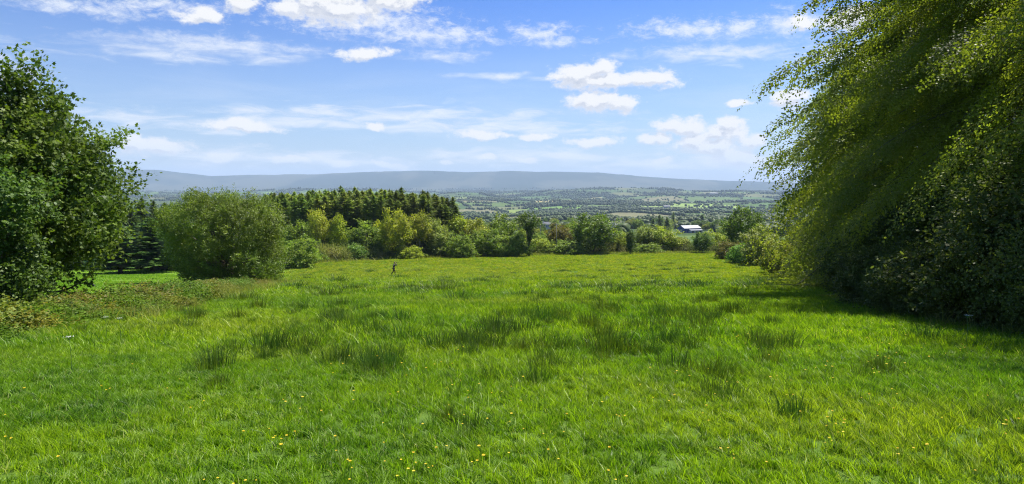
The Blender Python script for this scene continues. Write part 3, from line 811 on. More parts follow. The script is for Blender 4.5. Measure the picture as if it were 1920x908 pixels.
def far_woods():
    g = rs(99)
    def scatter(N, r0, r1, wood_only=None):
        r = r0 * (r1 / r0) ** g.uniform(0, 1, N); a = np.radians(g.uniform(-46, 46, N)); return r * np.sin(a), r * np.cos(a), r
    out = []
    for (r0, r1, N, tv, size) in ((420, 1700, 26000, subdiv(*icos()), 4.2), (1600, 10500, 110000, icos(), 4.6)):
        x, y, r = scatter(N, r0, r1)
        bid, de = fields(x, y)
        cop = fbm(x / 130, y / 130, 71, 3)
        isw = bid < WOOD
        for hid, cc in _sp: isw &= ~(np.abs(bid - hid) < 1e-9)
        keep = isw | (de < 6.5) | (cop > .70)
        px = 960 + F * x / np.maximum(y, 1)
        keep &= ~((r < 800) & (px > 1170) & (px < 1345))
        x, y, r, isw, bid = x[keep], y[keep], r[keep], isw[keep], bid[keep]
        z = H(x, y)
        s = size * g.uniform(.55, 1.25, len(x)) * (1 + r / 9000) * (1 if r0 < 1000 else .95)
        V0, F0 = tv
        ang = g.uniform(0, 6.283, len(x)); ca, sa = np.cos(ang)[:, None], np.sin(ang)[:, None]
        jit = 1 + g.uniform(-.25, .25, size=(len(x), len(V0)))
        vx = V0[None, :, 0] * jit; vy = V0[None, :, 1] * jit; vz = V0[None, :, 2] * jit
        X = x[:, None] + s[:, None] * (vx * ca - vy * sa); Y = y[:, None] + s[:, None] * (vx * sa + vy * ca)
        hs = s * np.where(isw & (h2(np.floor(bid * 1e6), np.floor(bid * 3e5), 8) < .5), 1.35, .95)
        Z = z[:, None] + hs[:, None] * (vz + .75)
        V = np.stack([X, Y, Z], -1).reshape(-1, 3)
        base = (np.arange(len(x)) * len(V0))[:, None, None]
        idx = (F0[None] + base).reshape(-1, 3)
        tint = np.clip(g.uniform(0, 1, len(x)) * .45 + np.where(isw, .0, .3) + .15 * vn(x / 80, y / 80, 5), 0, 1)
        out.append((V, idx, np.repeat(tint, len(V0))))
    m = leaf_mat('distant_leaf', (.035, .052, .022), (.085, .12, .04), trans=.12, spec=.05)
    for (V, idx, t), nm, lab in zip(out, ('woodland', 'distant_woodland'), ('woods and hedgerow trees on the slope and near plain below the meadow', 'hazy woods and hedgerows spread over the far plain')):
        o = link(nm, npmesh(nm, V, 3, len(idx), m, tint=t, idx=idx)); tag(o, lab, 'woods', kind='stuff')
far_woods()

# ------------------------------------------------------------------ barn, houses, poles
M_roof = plain('pale_sheet_roof', (.13, .155, .20), .6, (.09, .11, .15), .6); M_blue = plain('blue_sheet_wall', (.05, .10, .26), .5)
M_white = plain('white_render', (.5, .5, .47), .8); M_dark = plain('opening_shade', (.02, .025, .03), .7); M_slate = plain('slate', (.12, .13, .15), .7)  # M_dark: flat dark colour painted for the shade inside openings
def gable(name, L, W, h, rh, wall, roofm, base=None):
    t = empty(name)
    mb = MB(); mb.add([(-L / 2, -W / 2, 0), (L / 2, -W / 2, 0), (L / 2, W / 2, 0), (-L / 2, W / 2, 0), (-L / 2, -W / 2, h), (L / 2, -W / 2, h), (L / 2, W / 2, h), (-L / 2, W / 2, h), (-L / 2, 0, h + rh), (L / 2, 0, h + rh)],
           [(0, 1, 5, 4), (2, 3, 7, 6), (1, 2, 6, 9, 5), (3, 0, 4, 8, 7), (3, 2, 1, 0)])
    kid(t, 'wall', mb.mesh('wall', wall))
    rb = MB(); o = .35; th = .12; sl = rh / (W / 2)
    for sg in (-1, 1):
        a = (W / 2 + o); z0 = h - o * sl + .02
        rb.add([(-L / 2 - o, sg * a, z0), (L / 2 + o, sg * a, z0), (L / 2 + o, 0, h + rh + .02), (-L / 2 - o, 0, h + rh + .02),
                (-L / 2 - o, sg * a, z0 + th), (L / 2 + o, sg * a, z0 + th), (L / 2 + o, 0, h + rh + .02 + th), (-L / 2 - o, 0, h + rh + .02 + th)],
               [(0, 1, 2, 3), (7, 6, 5, 4), (0, 4, 5, 1), (1, 5, 6, 2), (3, 7, 4, 0), (2, 6, 7, 3)])
    r = kid(t, 'roof', rb.mesh('roof', roofm))
    return t, r
t, r = gable('barn', 23, 14, 5.2, 2.9, M_blue, M_roof)
mb = MB(); mb.add([(-6, -7.02, 3.9), (11, -7.02, 3.9), (11, -12, 3.0), (-6, -12, 3.0), (-6, -7.02, 4.05), (11, -7.02, 4.05), (11, -12, 3.15), (-6, -12, 3.15)], [(0, 1, 2, 3), (7, 6, 5, 4), (0, 4, 5, 1), (1, 5, 6, 2), (2, 6, 7, 3), (3, 7, 4, 0)])
kid(t, 'lean_to_roof', mb.mesh('lean_to_roof', M_roof))
mb = MB(); mb.box((2.5, -11.7, 1.45), (16.6, .2, 3.0)); mb.box((-5.8, -9.4, 1.7), (.2, 4.6, 3.3)); mb.box((10.8, -9.4, 1.7), (.2, 4.6, 3.3)); kid(t, 'lean_to_wall', mb.mesh('lean_to_wall', M_white))
for xx in (-3, 2, 7):
    mb = MB(); mb.box((xx, -11.83, 1.2), (2.6, .08, 2.2)); kid(t, 'doorway', mb.mesh('doorway', M_dark))  # dark slabs on the wall stand in for shade inside the doorways
mb = MB(); mb.box((-11.55, -1, 1.9), (.1, 4, 3.8)); kid(t, 'sliding_door', mb.mesh('sliding_door', M_white))
p = at(1292, 560); t.scale = (.74, .74, .76); t.location = (p.x, p.y, p.z + .3); t.rotation_euler = (0, 0, R(20))
mb = MB(); mb.box((0, -2, -3), (26, 24, 6.0)); kid(t, 'plinth', mb.mesh('plinth', plain('yard', (.3, .28, .24), .9)))
tag(t, 'long blue farm shed with a pale sheet roof and white lean-to, among distant trees', 'barn')

def house(px, y, L, W, h, rh, rz, label, lift=0):
    t, r = gable('house', L, W, h, rh, M_white, M_slate)
    mb = MB(); mb.box((-L / 2 + .8, 0, h + rh + .3), (.9, .6, 1.3)); kid(r, 'chimney', mb.mesh('chimney', M_white))
    for xx in (-L * .3, L * .05, L * .32):
        mb = MB(); mb.box((xx, -W / 2 - .03, 1.5), (1.1, .06, 1.2)); kid(t, 'window', mb.mesh('window', M_dark))
    mb = MB(); mb.box((-L * .12, -W / 2 - .03, 1.05), (1, .06, 2.1)); kid(t, 'door', mb.mesh('door', M_blue))
    p = at(px, y); t.location = (p.x, p.y, p.z + lift); t.rotation_euler = (0, 0, rz)
    mb = MB(); mb.box((0, 0, -2.5 - lift / 2), (L + 1, W + 1, 5 + lift)); kid(t, 'plinth', mb.mesh('plinth', M_white))
    tag(t, label, 'house', 'scattered white houses')
house(1160, 520, 11, 6, 3.0, 2.2, .3, 'white gabled house peeping out right of the round dark green tree', 4.0)
house(1029, 610, 12, 6, 2.8, 2.0, -.2, 'white house above the low bush right of the ivy covered trunk', 5)
house(1250, 2500, 26, 12, 6, 3, .1, 'tiny white farmhouse on the plain above the barn', 6)
house(1338, 5000, 60, 20, 9, 6, .1, 'tiny white building far off on the plain left of the beeches', 8)

M_pole = plain('weathered_pole', (.28, .26, .23), .8, (.2, .18, .15))
for px, y, top, lab in ((1043, 186, 419, 'thin grey pole rising from the hedge left of the purplish tree'), (1013, 300, 418, 'thin grey pole farther off, left of the other')):
    p = at(px, y); h = z_at(top, y) - p.z; t = empty('utility_pole', (p.x, p.y, p.z))
    mb = MB(); mb.tube([(0, 0, -.3), (0, 0, h)], [.10, .075], 10); kid(t, 'post', mb.mesh('post', M_pole, True))
    mb = MB(); mb.box((0, -.13, h - .35), (1.5, .08, .1)); kid(t, 'crossarm', mb.mesh('crossarm', M_pole))
    for xx in (-.65, 0, .65):
        mb = MB(); mb.tube([(xx, -.13, h - .3), (xx, -.13, h - .12)], [.05, .04], 6); kid(t, 'insulator', mb.mesh('insulator', M_white))
    tag(t, lab, 'pole', 'poles behind the far hedge')

# ------------------------------------------------------------------ brambles: left hedge, far hedge
M_bram = leaf_mat('bramble_leaf', (.08, .11, .025), (.25, .25, .10), trans=.35, spec=.08, obj=True)
def bramble(seed, **kw):
    return shrub(seed, 110, 9, 10, .085, M_bram, ROUND6, env=[(0, 0, .35, 1.3, 1.0, .55), (.7, .3, .25, 1.0, .9, .45), (-.6, -.2, .3, .9, .9, .5)], twl=.5, tk=(.35, .3), **kw)
BR = [make_shrub('bramble_bush', bramble(s)) for s in (71, 72, 73)]
brused = [False] * 3
g = rs(15)
def put_br(x, y, s, sz, c, lab, grp, dz=-.1):
    k = g.randint(3); t = BR[k] if not brused[k] else copy_tree(BR[k]); brused[k] = True
    t.location = (x, y, Hs(x, y) + dz); t.rotation_euler = (0, 0, g.uniform(0, 6.28)); t.scale = (s, s, sz); setcol(t, c); tag(t, lab, 'bush', grp)
def along(pts, step):
    out = []; 
    for a, b in zip(pts[:-1], pts[1:]):
        n = max(1, int((b - a).length / step)); out += [a.lerp(b, (i + .5) / n) for i in range(n)]
    return out
HL = [ground(-160, 640), ground(0, 612), ground(160, 592), ground(300, 566), ground(400, 546), ground(470, 537)]
for q in along(HL, 1.7):
    for off in (-1.9, -.9, .2, 1.3):
        if off < -.5 and q.y > 34: continue
        x, y = q.x - off * .75 + g.uniform(-.5, .5), q.y + off * .6 + g.uniform(-.5, .5)
        s = g.uniform(.75, 1.15); c = [(.85, 1.05, .55), (1.12, 1.0, .75), (.7, 1.0, .45), (1.0, 1.0, .65), (.6, .95, .45)][g.randint(5)]
        if off < -.5: c = (c[0] * .95, c[1] * .95, c[2] * .5)
        put_br(x, y, s, s * g.uniform(.5, 1.0) * (.9 if off > 0 else .5 if off < -1.5 else .8) * (1.5 if off < -.5 and g.rand() < .25 else .85), c, 'sprawling bramble bush in the hedge bank left of the meadow', 'brambles along the left hedge bank')
# far hedge
for q in along([ground(545, 497), ground(600, 491), ground(760, 484), ground(900, 479), ground(1100, 474.5), ground(1350, 473.5)], 3.2):
    for off in (0.5, 4.5):
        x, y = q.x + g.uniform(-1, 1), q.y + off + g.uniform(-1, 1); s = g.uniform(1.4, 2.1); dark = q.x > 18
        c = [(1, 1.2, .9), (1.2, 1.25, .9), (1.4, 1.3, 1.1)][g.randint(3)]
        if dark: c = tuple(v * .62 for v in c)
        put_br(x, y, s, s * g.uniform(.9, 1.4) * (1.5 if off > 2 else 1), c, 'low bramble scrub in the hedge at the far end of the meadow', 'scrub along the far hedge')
# purple brown bush at the foot of the willow
M_red = leaf_mat('reddish_leaf', (.10, .075, .05), (.26, .20, .13), trans=.25)
t = make_shrub('hawthorn_bush', shrub(75, 260, 9, 10, .11, M_red, ROUND6, env=[(0, 0, .8, 1.3, 1.1, .9)], twl=.5)); p = at(414, 58); t.location = p; t.scale = (1.15, 1.15, 1.1)
tag(t, 'small brownish purple bush at the left foot of the big willow', 'bush')

# ------------------------------------------------------------------ grass
def grass_mat(name, A, B, Cc, D, far=None):
    m = bpy.data.materials.new(name); m.use_nodes = True; T = NT(m.node_tree)
    at_ = T.n('ShaderNodeAttribute', attribute_name='tint'); geo = T.n('ShaderNodeNewGeometry'); pos = geo.outputs['Position']
    flat = T.v('MULTIPLY', pos, (1, 1, 0))
    n1 = T.noise(flat, .16, 4, .6); n2 = T.noise(T.v('ADD', flat, (31, 7, 0)), .45, 4, .65); n3 = T.noise(T.v('ADD', flat, (3, 57, 0)), .09, 3, .55)
    c = T.mix(T.ss(n1, .38, .62), (*A, 1), (*B, 1))
    c = T.mix(T.m('MULTIPLY', T.ss(n2, .52, .68), .7), c, (*Cc, 1))
    c = T.mix(T.m('MULTIPLY', T.ss(n3, .5, .7), .45), c, (*D, 1))
    if far:
        sp = T.n('ShaderNodeSeparateXYZ'); T.set(sp.inputs[0], pos)
        f = T.m('MULTIPLY', T.ss(sp.outputs[1], 14, 120), T.m('MULTIPLY', T.ss(n2, .3, .7), .85), clamp=True)
        c = T.mix(f, c, (*far, 1))
    t = at_.outputs['Fac']
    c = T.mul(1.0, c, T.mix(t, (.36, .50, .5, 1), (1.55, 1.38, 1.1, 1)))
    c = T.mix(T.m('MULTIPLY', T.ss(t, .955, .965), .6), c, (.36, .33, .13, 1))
    p = T.n('ShaderNodeBsdfPrincipled', i_Roughness=.45); T.set(p.inputs['Base Color'], c); p.inputs['Specular IOR Level'].default_value = .25
    tr = T.n('ShaderNodeBsdfTranslucent'); T.set(tr.inputs[0], T.mul(1.0, c, (1.2, 1.3, .55, 1)))
    mx = T.n('ShaderNodeMixShader', i_0=.45); T.set(mx.inputs[1], p.outputs[0]); T.set(mx.inputs[2], tr.outputs[0])
    T.set(T.n('ShaderNodeOutputMaterial').inputs[0], mx.outputs[0]); return m
M_grass = grass_mat('meadow_grass', (.12, .24, .008), (.215, .335, .010), (.06, .16, .012), (.27, .31, .025), far=(.38, .37, .02))
M_past = grass_mat('pasture_grass', (.15, .29, .02), (.20, .33, .02), (.12, .25, .02), (.21, .31, .03))

def blades(name, n, size, h0, h1, w, seed, mat, clump=0, lean=.35, straw=True, round_=False):
    g = rs(seed); tz = np.zeros(n); hk = np.ones(n); cl = np.zeros((n, 2))
    if clump:
        cc = g.uniform(-size / 2, size / 2, size=(clump, 2)); q = g.randint(clump, size=n)
        b = cc[q] + g.normal(size=(n, 2)) * size / clump ** .5 * .32
        tz = (g.uniform(-.42, .42, clump))[q]; hk = g.uniform(.55, 1.35, clump)[q]; cl = (g.normal(size=(clump, 2)) * .28)[q]
    elif round_: b = g.normal(size=(n, 2)) * size * .25
    else: b = g.uniform(-size / 2, size / 2, size=(n, 2))
    h = g.uniform(h0, h1, n) * (.75 + .5 * g.uniform(size=n) ** 2) * hk; a = g.uniform(0, 6.283, n)
    if straw: h = h * np.where(g.uniform(size=n) < .012, 1.9, 1)
    ln = (g.normal(size=(n, 2)) * lean + cl + np.array((-.10, -.02))) * h[:, None]
    if round_: ln = ln + b * .5
    B = np.concatenate([b, np.full((n, 1), -.02)], 1)
    sd = np.stack([np.cos(a), np.sin(a), np.zeros(n)], 1) * (w * g.uniform(.6, 1.3, n) / 2)[:, None]
    M1 = B + np.concatenate([ln * .3, (h * .55)[:, None]], 1); T1 = B + np.concatenate([ln, h[:, None] * .98], 1)
    V = np.stack([B - sd, B + sd, M1 - sd * .9, M1 + sd * .9, T1], 1).reshape(-1, 3)
    base = (np.arange(n) * 5)[:, None]
    idx = np.concatenate([base + [0, 1, 3], base + [0, 3, 2], base + [2, 3, 4]], 1).reshape(-1, 3)
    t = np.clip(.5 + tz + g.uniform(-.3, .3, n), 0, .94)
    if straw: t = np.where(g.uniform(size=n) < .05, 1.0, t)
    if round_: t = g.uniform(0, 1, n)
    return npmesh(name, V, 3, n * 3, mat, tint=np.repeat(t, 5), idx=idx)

def grass_field(name, variants, P, rot, scl, var, label):
    coll = bpy.data.collections.new(name + '_tufts')
    for i, me in enumerate(variants):
        o = bpy.data.objects.new('%s_tuft_%d' % (name, i), me); coll.objects.link(o)
    me = bpy.data.meshes.new(name); me.vertices.add(len(P)); me.vertices.foreach_set('co', np.asarray(P, np.float32).ravel())
    for nm, ty, dat, key in (('rot', 'FLOAT_VECTOR', rot, 'vector'), ('scl', 'FLOAT_VECTOR', scl, 'vector'), ('var', 'INT', var, 'value')):
        a = me.attributes.new(nm, ty, 'POINT'); a.data.foreach_set(key, np.asarray(dat, np.int32 if ty == 'INT' else np.float32).ravel())
    me.update(); o = link(name, me); tag(o, label, 'grass', kind='stuff')
    ng = bpy.data.node_groups.new(name, 'GeometryNodeTree')
    ng.interface.new_socket('Geometry', in_out='INPUT', socket_type='NodeSocketGeometry'); ng.interface.new_socket('Geometry', in_out='OUTPUT', socket_type='NodeSocketGeometry')
    N = ng.nodes; L = ng.links
    gi = N.new('NodeGroupInput'); go = N.new('NodeGroupOutput'); ip = N.new('GeometryNodeInstanceOnPoints'); ci = N.new('GeometryNodeCollectionInfo')
    ci.inputs['Collection'].default_value = coll; ci.inputs['Separate Children'].default_value = True; ci.inputs['Reset Children'].default_value = True
    def na(nm, ty):
        n = N.new('GeometryNodeInputNamedAttribute'); n.data_type = ty; n.inputs['Name'].default_value = nm
        return [s for s in n.outputs if s.enabled][0]
    L.new(gi.outputs[0], ip.inputs['Points']); L.new(ci.outputs[0], ip.inputs['Instance']); ip.inputs['Pick Instance'].default_value = True
    L.new(na('var', 'INT'), ip.inputs['Instance Index'])
    L.new(na('rot', 'FLOAT_VECTOR'), ip.inputs['Rotation']); L.new(na('scl', 'FLOAT_VECTOR'), ip.inputs['Scale'])
    L.new(ip.outputs[0], go.inputs[0])
    md = o.modifiers.new('tufts', 'NODES'); md.node_group = ng
    return o

def slope_rot(x, y, g):
    e = .4; dzx = (H(x + e, y) - H(x - e, y)) / (2 * e); dzy = (H(x, y + e) - H(x, y - e)) / (2 * e)
    # tilt after a spin by 0/90/180/270: use euler XYZ with z spin first is not possible, so tilt only and spin inside variants
    return np.stack([np.arctan(dzy), -np.arctan(dzx), np.zeros_like(x)], 1)

def zone(y0, y1, step, margin, xpad=1.08, seed=1, region=in_meadow, half=.80):
    g = rs(seed); xs = []; ys = []
    y = y0
    while y < y1:
        hw = y * half * xpad + 2; n = int(2 * hw / step) + 1
        x = np.linspace(-hw, hw, n); xs.append(x); ys.append(np.full(n, y)); y += step
    x = np.concatenate(xs); y = np.concatenate(ys); x = x + g.uniform(-.2, .2, len(x)) * step; y = y + g.uniform(-.2, .2, len(x)) * step
    k = region(x, y, margin); return x[k], y[k], g

def do_zone(name, y0, y1, step, nb, h0, h1, w, label, seed, mat=M_grass, clump=0, margin=1.0, region=in_meadow, nvar=6, lean=.35):
    x, y, g = zone(y0, y1, step, margin, seed=seed, region=region)
    vs = [blades(name + '_blades', nb, step * 1.25, h0, h1, w, seed * 10 + i, mat, clump, lean) for i in range(nvar)]
    P = np.stack([x, y, H(x, y)], 1); q = fbm(x / 6, y / 6, seed, 3)
    sz = (.65 + .7 * q) * g.uniform(.85, 1.15, len(x)); scl = np.stack([np.ones(len(x)), np.ones(len(x)), sz], 1)
    grass_field(name, vs, P, slope_rot(x, y, g), scl, g.randint(nvar, size=len(x)), label)
    print('GRASS', name, len(x), len(x) * nb)
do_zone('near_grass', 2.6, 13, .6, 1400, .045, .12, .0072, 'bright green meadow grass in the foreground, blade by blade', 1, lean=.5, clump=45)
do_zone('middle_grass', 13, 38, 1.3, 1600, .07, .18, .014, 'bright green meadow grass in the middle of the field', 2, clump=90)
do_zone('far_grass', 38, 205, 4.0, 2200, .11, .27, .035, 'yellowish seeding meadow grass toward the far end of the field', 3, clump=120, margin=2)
def left_region(x, y, m): return (x < xleft(y) - 3) & (y > 20) & (y < 128) & (x > -110)
do_zone('pasture_grass', 30, 128, 4.0, 1200, .06, .14, .04, 'short bright green pasture grass beyond the left hedge', 4, mat=M_past, clump=0, region=left_region)

M_rough = grass_mat('rough_grass', (.14, .19, .03), (.26, .27, .07), (.10, .15, .03), (.30, .28, .10))
def bank_region(x, y, m): return (x > xleft(y) - 3.2) & (x < xleft(y) + 1.6) & (y > 12) & (y < 60)
do_zone('rough_grass', 12, 60, 1.3, 260, .22, .55, .014, 'tall pale rough grass growing through the bramble bank on the left', 5, mat=M_rough, clump=30, region=bank_region, lean=.3)
def hedge_region(x, y, m): return (x > xright(y) - .9) & (x < xright(y) + .7) & (y > 12) & (y < 120)
do_zone('hedge_foot_grass', 12, 120, 1.2, 130, .18, .5, .014, 'tall rough grass at the foot of the shrubs under the beeches', 6, mat=M_rough, clump=20, region=hedge_region, lean=.3)
def end_region(x, y, m): return (y > yfar(x) - 5) & (y < yfar(x) + 3) & (x > xleft(150)) & (x < 62)
do_zone('field_edge_grass', 130, 215, 1.6, 110, .3, .8, .05, 'tall seeding grass along the far edge of the meadow', 7, mat=M_rough, clump=20, region=end_region, lean=.3)

# rushes: separate clumps
M_rush = leaf_mat('rush_stem', (.035, .085, .014), (.09, .15, .025), trans=.25, spec=.2, obj=True)
RU = [blades('rush_clump', n, .7, .25, .6, .012, 300 + i, M_rush, lean=.10, straw=False, round_=True) for i, n in enumerate((130, 200, 80))]
RUF = [blades('rush_clump', n, 1.9, .3, .65, .03, 310 + i, M_rush, lean=.10, straw=False, round_=True) for i, n in enumerate((240, 170))]
g = rs(17)
CL = [(1030, 596, 60, 10, 9), (1310, 592, 100, 12, 14), (1190, 580, 60, 12, 6), (890, 640, 50, 14, 5), (680, 682, 70, 14, 6), (700, 705, 14, 10, 2), (345, 612, 30, 8, 4), (1350, 715, 30, 18, 3),
      (1640, 715, 24, 14, 2), (1300, 530, 150, 14, 14), (1200, 540, 120, 14, 8), (812, 549, 26, 4, 3), (1520, 524, 40, 6, 8), (395, 700, 24, 10, 2), (620, 610, 100, 24, 6), (980, 640, 120, 30, 8),
      (1490, 770, 10, 10, 1), (1120, 650, 100, 20, 6), (1240, 640, 90, 20, 6), (1450, 660, 60, 20, 4), (620, 540, 110, 10, 6), (760, 520, 160, 6, 10), (1000, 512, 200, 8, 14), (1250, 505, 120, 6, 10), (560, 575, 80, 10, 6), (1100, 560, 160, 10, 14), (700, 600, 80, 14, 7), (1000, 630, 480, 50, 26), (1250, 560, 260, 26, 16), (1150, 600, 160, 20, 10), (930, 535, 90, 8, 5), (1440, 530, 60, 10, 7), (500, 640, 40, 16, 3), (855, 790, 60, 30, 2), (1060, 700, 80, 20, 3)]
_n = 0
for cx, cyy, sx, sy, n in CL:
    for i in range(int(n * 1.5)):
        q = ground(cx + g.normal() * sx * .8, cyy + g.normal() * sy * .8)
        if not in_meadow(np.array([q.x]), np.array([q.y]))[0]: continue
        far = q.y > 32; me = RUF[_n % 2] if far else RU[_n % 3]
        o = link('rush_clump', me); o.location = (q.x, q.y, q.z - .02); o.rotation_euler = (0, 0, g.uniform(0, 6.28)); s = g.uniform(.4, 1.15) * (.75 if not far and q.y < 12 else 1); o.color = ((1, 1, 1, 1), (1.3, 1.15, .8, 1), (.8, .95, .9, 1), (1.7, 1.3, .9, 1))[g.randint(4)]
        o.scale = (s, s, s); tag(o, 'dark green clump of upright rushes standing in the meadow grass', 'rushes', 'clumps of rushes in the meadow'); _n += 1

# yellow hawkbit flowers
M_pet = plain('yellow_petals', (.80, .66, .04), .6, (.80, .58, .03), 60); M_stem = plain('green_stem', (.10, .20, .03), .7)
def flower_mesh(seed, rr, h):
    g = rs(seed); t = empty('hawkbit_flower'); lx, ly = g.uniform(-.05, .05, 2)
    mb = MB(); mb.tube([(0, 0, 0), (lx * .3, ly * .3, h * .5), (lx, ly, h)], [.0022, .002, .0018], 5); kid(t, 'stem', mb.mesh('stem', M_stem))
    vs = [(lx, ly, h + .004)]; n = 26
    for i in range(n):
        a = 6.283 * i / n; r = rr * (1 if i % 2 else .78) * g.uniform(.92, 1.05); vs.append((lx + r * math.cos(a), ly + r * math.sin(a), h + .008 + g.uniform(-.002, .003)))
    vs.append((lx, ly, h - .008)); fs = [(0, 1 + i, 1 + (i + 1) % n) for i in range(n)] + [(n + 1, 1 + (i + 1) % n, 1 + i) for i in range(n)]
    for i in range(12):
        a = 6.283 * i / 12; r = rr * .55; b = len(vs); vs += [(lx + r * math.cos(a), ly + r * math.sin(a), h + .006), (lx + r * math.cos(a + .45), ly + r * math.sin(a + .45), h + .006), (lx + r * 1.2 * math.cos(a + .22), ly + r * 1.2 * math.sin(a + .22), h + .018)]
        fs.append((b, b + 1, b + 2))
    m2 = MB(); m2.add(vs, fs); kid(t, 'flower_head', m2.mesh('flower_head', M_pet)); return t
FL = [flower_mesh(1, .017, .26), flower_mesh(2, .020, .22), flower_mesh(3, .015, .30)]
g = rs(23); pts = []
for cx, cyy, sx, sy, n in ((790, 872, 60, 18, 11), (655, 888, 20, 8, 4), (520, 820, 40, 20, 8), (1560, 815, 40, 22, 10), (1370, 845, 20, 10, 4), (1890, 800, 24, 6, 5), (1660, 680, 30, 20, 9), (1650, 650, 110, 22, 18), (1800, 660, 90, 20, 10),
                           (1390, 640, 90, 22, 10), (1040, 810, 30, 20, 3), (700, 700, 160, 40, 12), (1650, 750, 40, 14, 6), (20, 832, 16, 4, 3), (430, 905, 60, 8, 5), (900, 760, 120, 40, 8), (1270, 770, 80, 30, 5), (1150, 900, 50, 5, 3), (580, 765, 60, 20, 4), (200, 740, 60, 20, 2), (1450, 690, 80, 30, 6), (840, 690, 60, 20, 5), (960, 850, 300, 50, 14), (1700, 860, 150, 30, 6), (960, 760, 900, 90, 50), (1500, 700, 300, 50, 20)):
    for i in range(n): pts.append((cx + g.normal() * sx * .6, cyy + g.normal() * sy * .6))
for i, (px, py) in enumerate(pts):
    if not (4 < px < 1916 and py < 912): continue
    q = ground(px, py + 0); y = q.y * .93 if q.y < 12 else q.y * .96; q = at(px, y)
    t = FL[i] if i < 3 else copy_tree(FL[i % 3]); s = g.uniform(.45, .85) * (1 if q.y < 9 else 1.1)
    t.location = (q.x, q.y, q.z); t.rotation_euler = (0, 0, g.uniform(0, 6.28)); t.scale = (s, s, s * g.uniform(.8, 1.1))
    tag(t, 'small yellow hawkbit flower on a thin stem in the meadow grass', 'flower', 'yellow flowers in the meadow')

# white hogweed heads
M_umb = plain('white_petals', (.55, .56, .48), .7)
def umbel():
    g = rs(3); t = empty('hogweed_flower'); mb = MB(); mb.tube([(0, 0, 0), (.02, 0, .45), (0, 0, .8)], [.008, .007, .005], 6)
    for i in range(14):
        a = i * 2.4; r = .012 * i ** .9; mb.tube([(0, 0, .8), (r * math.cos(a), r * math.sin(a), .88)], [.003, .002], 4)
    kid(t, 'stem', mb.mesh('stem', M_stem)); m2 = MB()
    for i in range(14):
        a = i * 2.4; r = .012 * i ** .9; cx_, cy_ = r * math.cos(a), r * math.sin(a)
        vs = [(cx_, cy_, .895)] + [(cx_ + .014 * (1 if j % 2 else .7) * math.cos(j * .6283), cy_ + .014 * (1 if j % 2 else .7) * math.sin(j * .6283), .885) for j in range(10)]
        m2.add(vs, [(0, 1 + j, 1 + (j + 1) % 10) for j in range(10)])
    kid(t, 'flower_head', m2.mesh('flower_head', M_umb)); return t
U0 = umbel()
for i, (px, py, s, lab) in enumerate(((200, 618, .8, 'white hogweed head in the rough grass left, the left one of a close pair'), (226, 620, .8, 'white hogweed head in the rough grass left, the right one of a close pair'), (134, 668, .9, 'lone white hogweed head low in the rough grass at the left'), (1811, 625, 1.0, 'white flower head in the shaded grass below the nearest beech'))):
    t = U0 if i == 0 else copy_tree(U0); y = ground(px, py).y * .84; q = at(px, y); s *= .75; t.location = q; t.scale = (s, s, s); tag(t, lab, 'flower', 'white hogweed flowers')

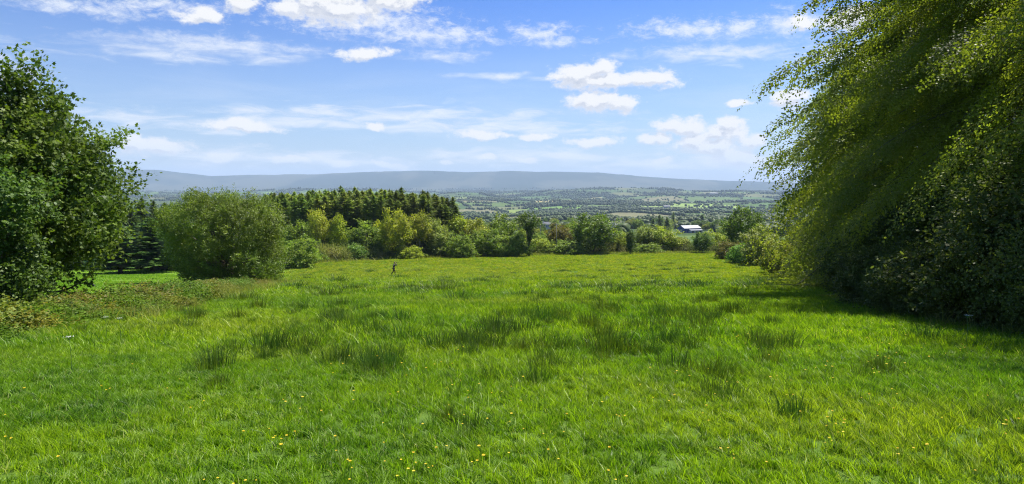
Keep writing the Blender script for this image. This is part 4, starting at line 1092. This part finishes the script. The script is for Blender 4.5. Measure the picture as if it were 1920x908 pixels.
# ------------------------------------------------------------------ person walking, a camera held to the face
def skin_obj(name, joints, edges, root, mat, parent=None, sub=1):
    me = bpy.data.meshes.new(name); me.from_pydata([j[0] for j in joints], edges, []); me.update(); me.materials.append(mat)
    o = bpy.data.objects.new(name, me); COL.objects.link(o)
    if parent: o.parent = parent
    md = o.modifiers.new('skin', 'SKIN'); md.use_smooth_shade = True
    for i, j in enumerate(joints):
        sv = me.skin_vertices[0].data[i]; r = j[1]; sv.radius = r if isinstance(r, tuple) else (r, r); sv.use_root = (i == root)
    sb = o.modifiers.new('sub', 'SUBSURF'); sb.levels = sub; sb.render_levels = sub
    return o
def person():
    q = ground(737, 517); t = empty('person', (q.x + .1, q.y, q.z + .12), R(-55)); t.scale = (1.08, 1.08, 1.08)
    Mk = plain('skin', (.45, .26, .18), .6); Mj = plain('dark_jacket', (.018, .02, .03), .8); Mt = plain('dark_trousers', (.02, .02, .025), .85); Mh = plain('auburn_hair', (.16, .045, .02), .6); Mb = plain('boot', (.03, .02, .015), .6)
    # figure faces +Y in its own frame
    J = [((0, 0, .95), (.13, .10)), ((0, .02, 1.15), (.13, .10)), ((0, .07, 1.36), (.16, .10)), ((0, .10, 1.46), (.055, .055)), ((0, .13, 1.54), (.05, .055)), ((0, .15, 1.62), (.075, .09)), ((0, .155, 1.70), (.07, .085)),
         ((-.19, .09, 1.37), (.055, .055)), ((-.27, .30, 1.22), (.042, .042)), ((-.09, .40, 1.52), (.028, .028)),
         ((.19, .09, 1.37), (.055, .055)), ((.28, .30, 1.24), (.042, .042)), ((.09, .40, 1.53), (.028, .028)),
         ((-.09, 0, .88), (.09, .09)), ((-.10, .24, .50), (.06, .06)), ((-.10, .22, .09), (.04, .04)), ((-.10, .36, .03), (.035, .03)),
         ((.09, 0, .88), (.09, .09)), ((.10, -.10, .48), (.06, .06)), ((.10, -.42, .14), (.04, .04)), ((.10, -.33, .03), (.035, .03))]
    E = [(0, 1), (1, 2), (2, 3), (3, 4), (4, 5), (5, 6), (2, 7), (7, 8), (8, 9), (2, 10), (10, 11), (11, 12), (0, 13), (13, 14), (14, 15), (15, 16), (0, 17), (17, 18), (18, 19), (19, 20)]
    # fingers and thumbs on both hands
    for w, sg in ((9, -1), (12, 1)):
        b = J[w][0]; p = len(J); J.append(((b[0] - sg * .02, b[1] + .03, b[2] + .05), (.032, .02))); E.append((w, p)); pb = J[p][0]
        for k in range(4):
            a = len(J); J.append(((pb[0] - sg * .035, pb[1] + .012 * k - .01, pb[2] + .03 - .012 * k), (.0095, .0095))); J.append(((pb[0] - sg * (.075 - .004 * k), pb[1] + .012 * k, pb[2] + .02 - .014 * k), (.008, .008))); E += [(p, a), (a, a + 1)]
        a = len(J); J.append(((pb[0] - sg * .01, pb[1] - .03, pb[2] + .01), (.012, .012))); J.append(((pb[0] - sg * .04, pb[1] - .04, pb[2] + .025), (.009, .009))); E += [(p, a), (a, a + 1)]
    J += [((0, .245, 1.635), (.014, .014)), ((-.085, .14, 1.64), (.014, .02)), ((.085, .14, 1.64), (.014, .02))]; n = len(J); E += [(5, n - 3), (5, n - 2), (5, n - 1)]
    b = skin_obj('body', J, E, 0, Mk, t)
    JJ = [((0, 0, .84), (.17, .14)), ((0, .02, 1.12), (.155, .125)), ((0, .07, 1.36), (.18, .125)), ((0, .10, 1.46), (.07, .07)), ((-.19, .09, 1.37), (.075, .075)), ((-.27, .30, 1.22), (.06, .06)), ((-.12, .39, 1.47), (.042, .042)),
          ((.19, .09, 1.37), (.075, .075)), ((.28, .30, 1.24), (.06, .06)), ((.12, .39, 1.48), (.042, .042))]
    skin_obj('jacket', JJ, [(0, 1), (1, 2), (2, 3), (2, 4), (4, 5), (5, 6), (2, 7), (7, 8), (8, 9)], 0, Mj, t)
    JT = [((0, 0, .92), (.14, .12)), ((-.09, 0, .84), (.105, .105)), ((-.10, .24, .50), (.078, .078)), ((-.10, .22, .12), (.058, .058)), ((.09, 0, .84), (.105, .105)), ((.10, -.10, .48), (.078, .078)), ((.10, -.40, .17), (.058, .058))]
    skin_obj('trousers', JT, [(0, 1), (1, 2), (2, 3), (0, 4), (4, 5), (5, 6)], 0, Mt, t)
    skin_obj('hair', [((0, .11, 1.60), (.085, .075)), ((0, .12, 1.70), (.09, .09)), ((0, .15, 1.77), (.07, .08))], [(0, 1), (1, 2)], 0, Mh, t)
    for a, c in (((-.10, .20, .09), (-.10, .37, .03)), ((.10, -.43, .14), (.10, -.30, .03))): skin_obj('boot', [(a, (.055, .055)), (tuple((a[i] + c[i]) / 2 for i in range(3)), (.05, .045)), (c, (.045, .04))], [(0, 1), (1, 2)], 0, Mb, t)
    tag(t, 'person in dark clothes walking across the meadow, both hands raised to the face', 'person')
    c = empty('hand_camera', t.matrix_world @ Vector((0, 0, 0)), R(-55)); c.location = t.location
    rot = Matrix.Rotation(R(-55), 3, 'Z'); c.location = Vector(t.location) + rot @ Vector((0, .475, 1.73))
    mb = MB(); mb.box((0, 0, 0), (.13, .05, .09)); mb.box((0, 0, .055), (.05, .045, .03), top=.7); kid(c, 'camera_body', mb.mesh('camera_body', Mj))
    mb = MB(); mb.tube([(0, .025, 0), (0, .09, 0)], [.032, .03], 12); kid(c, 'lens', mb.mesh('lens', Mj))
    tag(c, 'small dark camera held up before the face of the walking person', 'camera')
person()

# ------------------------------------------------------------------ haze
def haze():
    mb = MB(); z0, z1 = -220, 400; mb.box((0, 0, (z0 + z1) / 2), (41000, 41000, z1 - z0))
    m = bpy.data.materials.new('haze'); m.use_nodes = True; T = NT(m.node_tree)
    v = T.n('ShaderNodeVolumePrincipled'); v.inputs['Color'].default_value = (.58, .76, 1.0, 1); v.inputs['Density'].default_value = 6.0e-5; v.inputs['Anisotropy'].default_value = .0
    T.set(T.n('ShaderNodeOutputMaterial').inputs['Volume'], v.outputs[0])
    o = link('haze', mb.mesh('haze', m)); tag(o, 'thin bluish haze over the distant plain and hills', 'haze', kind='stuff')
haze()
print('OBJECTS', len(S.objects))
